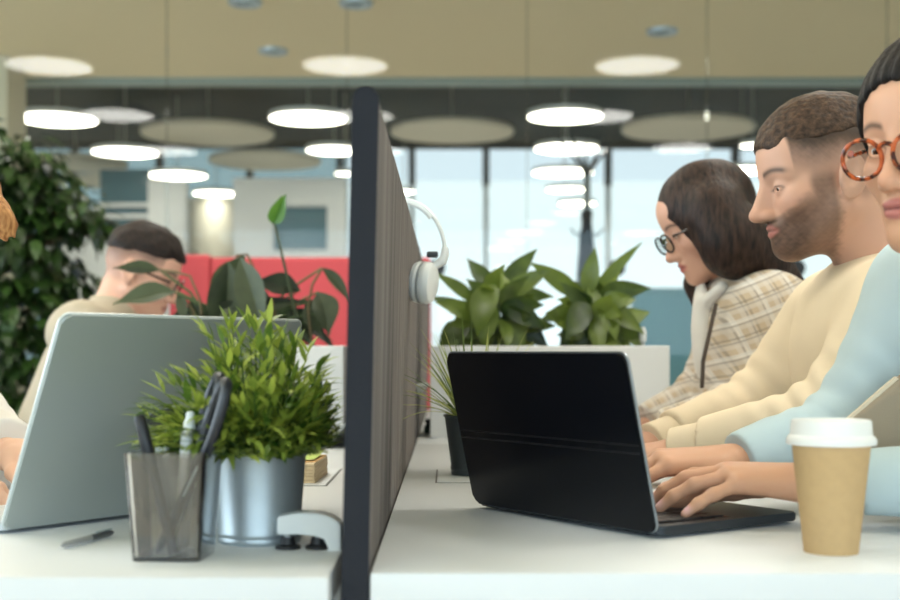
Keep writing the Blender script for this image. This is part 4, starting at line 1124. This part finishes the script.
def eyeball(hd, y, look, parent, org):
    c = hd.w(.0705, .031*y, -.001); r = .0132*hd.s
    f = unit(hd.M @ A3(1, look[0], look[1])); t = unit(np.cross((0, 0, 1), f)); u = np.cross(f, t)
    vs = []; cs = []; n = 24; rings = [0, 5, 9, 13, 16, 22, 27, 30, 34, 45, 60, 80, 100, 130, 160, 180]
    for a in rings:
        a0 = math.radians(a)
        for i in range(n):
            b = 2*PI*i/n
            vs.append(c-org+r*(f*math.cos(a0)+(t*math.cos(b)+u*math.sin(b))*math.sin(a0)))
            cs.append(ncol(8, 6, 6) if a < 12 else ncol(70, 46, 30) if a < 29 else ncol(226, 218, 212))
    fs = [(j*n+i, j*n+(i+1) % n, (j+1)*n+(i+1) % n, (j+1)*n+i) for j in range(len(rings)-1) for i in range(n)]
    me = bpy.data.meshes.new('eye'); me.from_pydata([tuple(v) for v in vs], [], fs)
    at_ = me.color_attributes.new('Col', 'FLOAT_COLOR', 'POINT')
    for i, q in enumerate(cs): at_.data[i].color = (q[0], q[1], q[2], 1)
    for q in me.polygons: q.use_smooth = True
    me.materials.append(M_EYE); o = bpy.data.objects.new('eye', me); COL.objects.link(o); o.parent = parent
def glasses(hd, parent, org, m, rx=.026, rz=.024, cy=.034, cz=-.006, x=.106, tr=.0024, tilt=.12):
    rim = MB()
    W = lambda a, b, c: Vector(tuple(hd.w(a, b, c)-org))
    lenses = []
    for s in (1, -1):
        pts = []
        for i in range(28):
            a = 2*PI*i/28; sq = 1+.012*math.cos(4*a+PI)
            dy = rx*math.cos(a)*sq; dz = rz*math.sin(a)*sq
            pts.append(W(x-.35*(abs(dy*s+cy)-cy)*.5+tilt*dz, s*(cy+dy), cz+dz))
        rim.tube(pts, tr*hd.s, n=8, closed=True)
        ctr = sum(pts, Vector())/28
        lens = MB(); lens._add([ctr]+pts, [(0, i+1, (i+1) % 28+1) for i in range(28)]); lenses.append(lens)
        e = W(x-.012, s*(cy+rx+.001), cz+.010)
        rim.tube([e, W(x-.030, s*(.072), cz+.009), W(.03, s*.079, .006), W(-.005, s*.081, .010), W(-.022, s*.079, -.006)], [tr*1.3*hd.s, tr*1.2*hd.s, tr*hd.s, tr*hd.s, tr*.9*hd.s], n=8)
    b = [W(x+.004*math.sin(PI*t), (cy-rx)*(1-2*t), cz+.010+.004*math.sin(PI*t)) for t in (0, .25, .5, .75, 1)]
    rim.tube(b, tr*hd.s, n=8)
    g = rim.build('glasses', m, parent)
    for q in lenses: q.build('lens', M_LENS, g)
    return g

def build_person(p):
    hd = p['head']; N = A3(*p['N']); SL, SR, EL, ER, WL, WR, H = (A3(*p[k]) for k in ('SL', 'SR', 'EL', 'ER', 'WL', 'WR', 'H'))
    org = A3(H[0], H[1], 0); sc = (SL+SR)/2
    up = unit(sc-H); l = unit(SL-SR); fw = unit(np.cross(l, up)); l = np.cross(up, fw); T = np.stack([fw, l, up], 1)
    fl = unit(A3(fw[0], fw[1], 0)); g = p.get('build', 1.0)
    def torso(o):
        Q = [ell(sc-up*.11+fw*.015, A3(.112*g+o, .158*g+o, .175+o), T, .05),
             ell((sc*.42+H*.58)+fw*.005, A3(.105*g+o, .142*g+o, .20+o), T, .05),
             ell(H, A3(.115*g+o, .165*g+o, .12+o), T, .05),
             cone(SL-up*.005, SR-up*.005, .055*g+o, .055*g+o, .04)]
        if p['sex'] == 'f':
            Q += [ell(sc-up*.16+fw*.085+l*.068*s, A3(.055+o, .062+o, .062+o), T, .04) for s in (1, -1)]
        return Q
    def arms(o, a=1.0):
        Q = []
        for S, E, W in ((SL, EL, WL), (SR, ER, WR)):
            Q += [cone(S, E, .054*a*g+o, .042*a*g+o, .03), cone(E, W, .041*a*g+o, .027*a*g+o*.8, .02)]
        return Q
    neckr = .056*g if p['sex'] == 'm' else .047
    hb = hd.w(-.030, 0, -.060)
    neck = lambda o: [cone(hb, N, neckr+o, neckr*1.08+o, .025)]
    trap = lambda o: [cone(N-up*.005, SL*.65+sc*.35, .052*g+o, .045*g+o, .05), cone(N-up*.005, SR*.65+sc*.35, .052*g+o, .045*g+o, .05)]
    P = hd.prims(p['sex'], p['eye'], p.get('nose', 1.0))
    P += neck(0)+torso(-.012)+trap(-.008)+arms(-.006)
    HP, tips = p['hands']
    body = None
    m = p.get('m', (M_SKIN,))[0]
    tag_name = 'person'
    V = skin_mesh(tag_name, P+HP, p['h'], m, None, org, colf=skin_colors(hd, p, tips))
    tag(V, p['label'], 'person')
    for y in (1, -1): eyeball(hd, y, p.get('look', (0, -.3)), V, org)
    # top
    off = p.get('off', .012)
    G = torso(off)+trap(off*.6); cuffm = []
    cuff = p.get('cuff', (.93, .93))
    for (S, E, W, q) in ((SL, EL, WL, cuff[0]), (SR, ER, WR, cuff[1])):
        a = p.get('sleeve', 1.0)
        e = E+(W-E)*q; d = unit(W-E)
        if p.get('cuffs'):
            cuffm.append((e-d*.012, e+d*.048, d, .030*a+off*.55)); 
        G += [cone(S, E, .056*g*a+off, .046*g*a+off, .04), clipc(E, e+d*.05, .045*g*a+off, .030*a+off*.7, .03, e, d)]
    G += p.get('extra', [])
    amp = p.get('fold', .003)
    def post(X, Y, Z):
        d = amp*wob(X, Y, Z, 32, p.get('seed', 1))
        for S, E, W in ((SL, EL, WL), (SR, ER, WR)):
            r2 = (X-E[0])**2+(Y-E[1])**2+(Z-E[2])**2
            u = unit(unit(S-E)+unit(W-E)+A3(.01, .01, .01)); v = unit(S-W)
            q = (X-E[0])*v[0]+(Y-E[1])*v[1]+(Z-E[2])*v[2]
            d = d+amp*1.1*np.sin(q*170+1.8*wob(X, Y, Z, 22, 7))*np.exp(-r2/.0075)
            A = S*.8+sc*.2-up*.07; r2 = (X-A[0])**2+(Y-A[1])**2+(Z-A[2])**2
            d = d+amp*.9*np.sin((X*v[0]+Y*v[1]+Z*v[2])*120+2*wob(X, Y, Z, 20, 9))*np.exp(-r2/.006)
        return d
    top = skin_mesh(p['top'][0], G, p.get('hg', .005), p['top'][1], V, org, post=post, smooth=1)
    for (c0, c1, d, r) in cuffm:
        skin_mesh('cuff', [clipc(c0, c1+d*.05, r, r*.93, .01, c1, d), half(c0, -d, .002)], .0028, p['top'][1], top, org)
    tl = p['top'][2] if len(p['top']) > 2 else None
    if tl: top['label'] = tl
    if p.get('collar', True):
        nd = unit(hb-N); a = unit(np.cross(nd, l)); rr = neckr*1.08+.004
        c0 = N+nd*p.get('collar_h', .012)
        c = MB(); c.tube([tuple(c0-org+rr*1.04*(a*math.cos(t)+l*math.sin(t))+nd*.012*math.cos(t)*(1 if a @ fw < 0 else -1)) for t in np.linspace(0, 2*PI, 40, endpoint=False)], .0095, n=10, closed=True)
        c.build('collar', p['top'][1], top)
    # trousers and shoes
    L = [ell(H-up*.02, A3(.128*g, .178*g, .115), T, .05)]
    S_ = []
    for s in (1, -1):
        hp = H+l*.085*s-up*.03; kn = hp+fl*.40; kn[2] = .50; an = kn+fl*.02; an[2] = .10
        L += [cone(hp, kn, .088, .064, .05), clipc(kn, an, .064, .05, .03, (an[0], an[1], .085), (0, 0, -1))]
        S_.append((an, fl))
    skin_mesh('trousers', L, .009, M_TROUSER, V, org, smooth=1)
    for an, d in S_:
        c = A3(an[0], an[1], 0)
        R = np.stack([d, np.cross((0, 0, 1), d), A3(0, 0, 1)], 1)
        skin_mesh('shoe', [ell(c+d*.06+A3(0, 0, .045), A3(.135, .048, .048), R, .02), cone(c+A3(0, 0, .06), c+A3(0, 0, .11), .045, .045, .02), half((0, 0, .002), (0, 0, -1))], .007, M_SHOE, V, org)
    return V, org, T

# --- the near woman at the black laptop
hA = Head((.570, 1.43, 1.176), 214, 5, 1.02)
fA = A3(-.829, -.559, 0); lA = A3(.559, -.829, 0)
lh, lt = hand((.412, 1.432, .790), (-.975, .20, .05), (.05, -.16, 1), -1,
              [(10, 12, 22, 14), (2, 14, 20, 12), (-6, 17, 16, 10), (-24, 20, 10, 6)], (34, 22, 14), 1.0)
rh, rt = hand((.352, 1.570, .800), (-.985, -.16, .03), (.05, -.1, 1), 1,
              [(8, 24, 28, 20), (2, 22, 26, 18), (-6, 24, 26, 18), (-14, 26, 24, 16)], (30, 28, 16), 1.0)
M_BLUE = cloth('pale_blue_jersey', rgb(192, 210, 215), var=.02, bump=.12)
M_TAUPE = cloth('taupe_knit', rgb(158, 144, 124), var=.03, bump=.3)
pA = dict(label='person with tortoiseshell glasses and pale blue top typing on the black laptop', sex='f', head=hA, h=.0022,
    N=(.645, 1.475, 1.030), SL=(.775, 1.335, .985), SR=(.606, 1.600, 1.026), EL=(.645, 1.365, .800), ER=(.523, 1.625, .846),
    WL=(.425, 1.432, .790), WR=(.360, 1.571, .800), H=(.86, 1.66, .52), hands=(lh+rh, lt[:4]+rt[:4]),
    skin=(210, 160, 130), lip=(184, 108, 106), haircol=(30, 24, 22), browcol=(66, 48, 40), eye=.0048, look=(.1, -.25),
    top=('top', M_BLUE), off=.006, sleeve=1.03, fold=.0034, build=.93, hg=.004, cuff=(.80, .96), seed=4, collar=False, nail=(236, 190, 198))
vA, oA, TA = build_person(pA)
M_HAIR_A = hair_mat('black_hair', rgb(14, 11, 10), rgb(30, 24, 22))
hair = [hA.ell((-.006, 0, .038), (.110, .086, .098)), hA.ell((-.115, 0, .07), (.045, .05, .045), .02),
        cut(hA.ell((.108, 0, .002), (.078, .074, .068)), .008), half(hA.w(0, 0, -.045), hA.n(.5, 0, -1))]
for y in (1, -1): hair.append(cut(hA.ell((.010, .085*y, -.012), (.040, .03, .036)), .006))
skin_mesh('hair', hair, .003, M_HAIR_A, vA, oA, post=lambda X, Y, Z: .0016*wob(X, Y, Z, 140, 2)+.0012*np.sin(420*((Y-hA.c[1])*hA.M[1, 1]+(X-hA.c[0])*hA.M[0, 1])+3*wob(X, Y, Z, 30, 4)), one=True)
glasses(hA, vA, oA, M_TORT, rx=.0228, rz=.0212, cy=.0325, cz=-.0115, x=.106, tr=.0026)
# open front of the taupe cardigan hanging between the arms
cg = [ell((.545, 1.500, .838), A3(.085, .016, .10), None, .02), half((.464, 1.5, .846), (-.066, 0, .078), .004), half((.5, 1.5, .786), (0, 0, -1), .006)]
cv = skin_mesh('cardigan', cg, .003, M_TAUPE, vA, oA, post=lambda X, Y, Z: .0015*wob(X, Y, Z, 40, 12), smooth=1)
cv['label'] = 'taupe cardigan front'
b = MB(); b.tube([tuple(A3(*q)-oA) for q in (at(848, 421, 1.497), at(862, 409, 1.495), at(880, 393, 1.495), at(897, 379, 1.497))], .0045, n=8)
b.build('cardigan_hem', mat('pale_hem', rgb(206, 194, 172), rough=.9), cv)

# --- the man in the cream sweater
hB = Head((0.5914, 1.9517, 1.2069), 180, 10, 1.055, low=.87)
M_CREAM = cloth('cream_sweatshirt', rgb(230, 212, 184), var=.02, bump=.25)
lhB, ltB = hand((0.3429, 1.8937, 0.7839), (-1, -.05, -.10), (0, -.1, 1), -1, [(6, 20, 26, 16), (0, 20, 26, 16), (-6, 22, 26, 16), (-12, 22, 26, 16)], (30, 20, 14), 1.08)
rhB, rtB = hand((0.3482, 2.1100, 0.7839), (-1, .05, -.10), (0, -.1, 1), 1, [(6, 20, 26, 16), (0, 20, 26, 16), (-6, 22, 26, 16), (-12, 22, 26, 16)], (30, 20, 14), 1.08)
pB = dict(label='bearded person with cropped hair in a cream sweatshirt', sex='m', head=hB, h=.0022,
    N=(0.6919, 1.9623, 1.0447), SL=(0.6623, 1.8093, 1.0011), SR=(0.6623, 2.1416, 1.0024), EL=(0.5486, 1.7829, 0.8324), ER=(0.5583, 2.2155, 0.8398),
    WL=(0.3534, 1.8884, 0.7891), WR=(0.3587, 2.1100, 0.7870), H=(.86, 2.00, .53), hands=(lhB+rhB, []),
    skin=(206, 160, 136), lip=(190, 122, 112), haircol=(50, 37, 29), eye=.0034, look=(0, -.4), fade=1.0, beard=.96,
    top=('sweatshirt', M_CREAM), off=.016, sleeve=1.05, fold=.0058, build=1.04, cuffs=True, hg=.0045, cuff=(.84, .88), seed=11, collar_h=.014)
vB, oB, TB = build_person(pB)
M_HAIR_B = hair_mat('brown_hair', rgb(44, 32, 24), rgb(84, 62, 46), (60, 60, 60))
hair = [hB.ell((-.002, 0, .044), (.104, .0735, .088)), cut(hB.ell((.118, 0, .026), (.050, .09, .042)), .006),
        half(hB.w(0, 0, .060), hB.n(-.05, 0, -1), .003)]
skin_mesh('hair', hair, .0025, M_HAIR_B, vB, oB, post=lambda X, Y, Z: .0016*wob(X, Y, Z, 260, 3))

# --- the woman in the plaid jacket
hC = Head((.520, 2.50, 1.200), 180, 25, .93, low=.97)
M_PLAID = plaid_mat('plaid_jacket')
hC1, tC1 = hand((.40, 2.42, .775), (-1, .05, -.05), (0, 0, 1), -1, [(6, 20, 26, 16), (0, 20, 26, 16), (-6, 22, 26, 16), (-12, 22, 26, 16)], (30, 20, 14), .95)
hC2, tC2 = hand((.40, 2.62, .775), (-1, -.05, -.05), (0, 0, 1), 1, [(6, 20, 26, 16), (0, 20, 26, 16), (-6, 22, 26, 16), (-12, 22, 26, 16)], (30, 20, 14), .95)
pC = dict(label='person with long dark hair and black glasses in a plaid jacket', sex='f', head=hC, h=.003,
    N=(.602, 2.50, 1.062), SL=(.618, 2.385, 1.012), SR=(.618, 2.64, 1.012), EL=(.600, 2.345, .835), ER=(.560, 2.70, .835),
    WL=(.410, 2.42, .778), WR=(.410, 2.62, .778), H=(.76, 2.52, .53), hands=(hC1+hC2, []),
    skin=(208, 160, 136), lip=(190, 104, 100), haircol=(40, 28, 26), eye=.0026, look=(0, -.5),
    top=('jacket', M_PLAID), off=.016, sleeve=1.12, fold=.0040, hg=.0055, cuff=(.95, .95), seed=21, collar=False)
vC, oC, TC_ = build_person(pC)
M_HAIR_C = hair_mat('dark_brown_hair', rgb(24, 17, 15), rgb(62, 44, 36), (70, 30, 14))
hair = [hC.ell((-.012, 0, .034), (.108, .090, .098)), cut(hC.ell((.110, 0, -.040), (.068, .095, .088)), .008),
        cone(at(716, 214, 2.43), at(732, 246, 2.41), .062, .060, .03), cone(at(736, 240, 2.41), at(768, 264, 2.42), .062, .044, .03),
        cone(at(766, 262, 2.42), at(798, 282, 2.45), .044, .014, .02),
        cone(at(712, 240, 2.56), at(704, 284, 2.585), .045, .040, .03), cone(at(704, 284, 2.585), at(699, 306, 2.59), .034, .014, .02)]
skin_mesh('hair', hair, .004, M_HAIR_C, vC, oC, post=lambda X, Y, Z: .0022*wob(X, Y, Z, 90, 5))
glasses(hC, vC, oC, M_FRAME_DARK, rx=.026, rz=.021, tr=.0022)
M_SHIRT = cloth('white_shirt', rgb(226, 222, 216)); M_PLAIDC = cloth('grey_collar', rgb(206, 202, 198))
sh = skin_mesh('shirt', [ell(at(701, 330, 2.50), A3(.018, .040, .10), None, .02), cone(at(708, 300, 2.46), at(722, 287, 2.43), .012, .012, .015), cone(at(706, 303, 2.48), at(702, 330, 2.49), .014, .014, .02),
      half(at(690, 395, 2.5), (0, 0, -1))], .004, M_SHIRT, vC, oC)
sh['label'] = 'white shirt with open collar'
lp = MB(); lp.tube([tuple(A3(*q)-oC) for q in (at(716, 304, 2.40), at(709, 335, 2.385), at(703, 362, 2.385), at(702, 388, 2.39))], .004, n=6)
lp.build('lapel_edge', mat('dark_piping', rgb(84, 74, 68), rough=.9), vC)

# --- the man on the left behind the silver laptop
hD = Head((-.812, 3.30, 1.150), 2, 20, 1.0)
M_BEIGE = cloth('beige_shirt', rgb(176, 165, 147), var=.03)
hD1, _ = hand((-.60, 3.48, .775), (1, 0, -.05), (0, 0, 1), -1, [(6, 20, 26, 16), (0, 20, 26, 16), (-6, 22, 26, 16), (-12, 22, 26, 16)], (30, 20, 14), 1.05)
hD2, _ = hand((-.60, 3.29, .783), (1, 0, -.05), (0, 0, 1), 1, [(6, 20, 26, 16), (0, 20, 26, 16), (-6, 22, 26, 16), (-12, 22, 26, 16)], (30, 20, 14), 1.05)
pD = dict(label='person with short dark hair and beige shirt behind the silver laptop', sex='m', head=hD, h=.004,
    N=(-.875, 3.30, 1.035), SL=(-.915, 3.48, .985), SR=(-.915, 3.12, .985), EL=(-.82, 3.56, .80), ER=(-.87, 3.23, .82),
    WL=(-.61, 3.48, .778), WR=(-.61, 3.29, .785), H=(-1.10, 3.32, .53), hands=(hD1+hD2, []),
    skin=(220, 172, 150), lip=(190, 122, 112), haircol=(40, 29, 26), eye=.0036, fade=.85,
    top=('shirt', M_BEIGE), off=.018, sleeve=1.1, fold=.004, hg=.007, cuff=(.9, .9), seed=31, collar_h=.02)
vD, oD, TD = build_person(pD)
M_HAIR_D = hair_mat('dark_hair', rgb(18, 12, 10), rgb(42, 29, 24), (60, 60, 60))
hair = [hD.ell((-.002, 0, .046), (.106, .0768, .092)), cut(hD.ell((.120, 0, .012), (.042, .09, .040)), .006), half(hD.w(0, 0, .048), hD.n(.12, 0, -1), .006)]
skin_mesh('hair', hair, .0035, M_HAIR_D, vD, oD, post=lambda X, Y, Z: .003*wob(X, Y, Z, 120, 3))
glasses(hD, vD, oD, M_FRAME_DARK, tr=.0028)

# --- the person at the left edge
hE = Head((-.727, 1.785, 1.117), -37, 22, .95)
M_WHITE_T = cloth('white_cotton', rgb(236, 232, 226), var=.01)
hE1, tE1 = hand((-.600, 1.745, .795), (.80, -.60, .02), (0, .05, 1), -1, [(6, 20, 26, 16), (0, 20, 26, 16), (-6, 22, 26, 16), (-12, 22, 26, 16)], (30, 22, 14), .98)
hE2, tE2 = hand((-.690, 1.560, .790), (.90, -.2, -.05), (0, 0, 1), 1, [(6, 20, 26, 16), (0, 20, 26, 16), (-6, 22, 26, 16), (-12, 22, 26, 16)], (30, 20, 14), .98)
pE = dict(label='person with fair hair and white shirt at the left edge using the silver laptop', sex='f', head=hE, h=.003,
    N=(-.815, 1.83, 1.00), SL=(-.835, 1.985, .930), SR=(-.965, 1.70, .95), EL=(-.735, 1.925, .795), ER=(-.865, 1.545, .80),
    WL=(-.610, 1.752, .795), WR=(-.70, 1.562, .790), H=(-1.06, 1.98, .53), hands=(hE1+hE2, tE1[:4]+tE2[:4]),
    skin=(224, 180, 154), lip=(196, 120, 116), haircol=(150, 100, 60), eye=.003,
    top=('shirt', M_WHITE_T), off=.018, sleeve=1.15, fold=.005, hg=.006, cuff=(.86, .9), seed=41)
vE, oE, TE = build_person(pE)
M_HAIR_E = hair_mat('fair_hair', rgb(140, 88, 48), rgb(206, 152, 96), (90, 90, 12))
hair = [hE.ell((-.016, 0, .036), (.106, .088, .096)), cut(hE.ell((.112, 0, -.020), (.066, .086, .085)), .008),
        hE.ell((-.07, 0, -.06), (.05, .075, .09), .03), cone(at(-44, 194, 1.74), at(-10, 214, 1.70), .040, .026, .02), cone(at(-10, 214, 1.70), at(3, 223, 1.69), .026, .014, .01), cone(at(3, 220, 1.69), at(14, 236, 1.69), .016, .004, .008), cone(at(-6, 222, 1.69), at(6, 240, 1.69), .014, .004, .008), cone(at(-4, 214, 1.69), at(12, 227, 1.69), .014, .003, .008)]
skin_mesh('hair', hair, .0035, M_HAIR_E, vE, oE, post=lambda X, Y, Z: .003*wob(X, Y, Z, 160, 3))

for v_, az, lab in ((vA, 214, 'grey office chair of the person in pale blue'), (vB, 180, 'grey office chair of the bearded person'), (vC, 180, 'grey office chair of the person in plaid'), (vD, 0, 'grey office chair of the person in the beige shirt'), (vE, -37, 'grey office chair of the person at the left edge')):
    chair(v_.location.x, v_.location.y, az, lab)
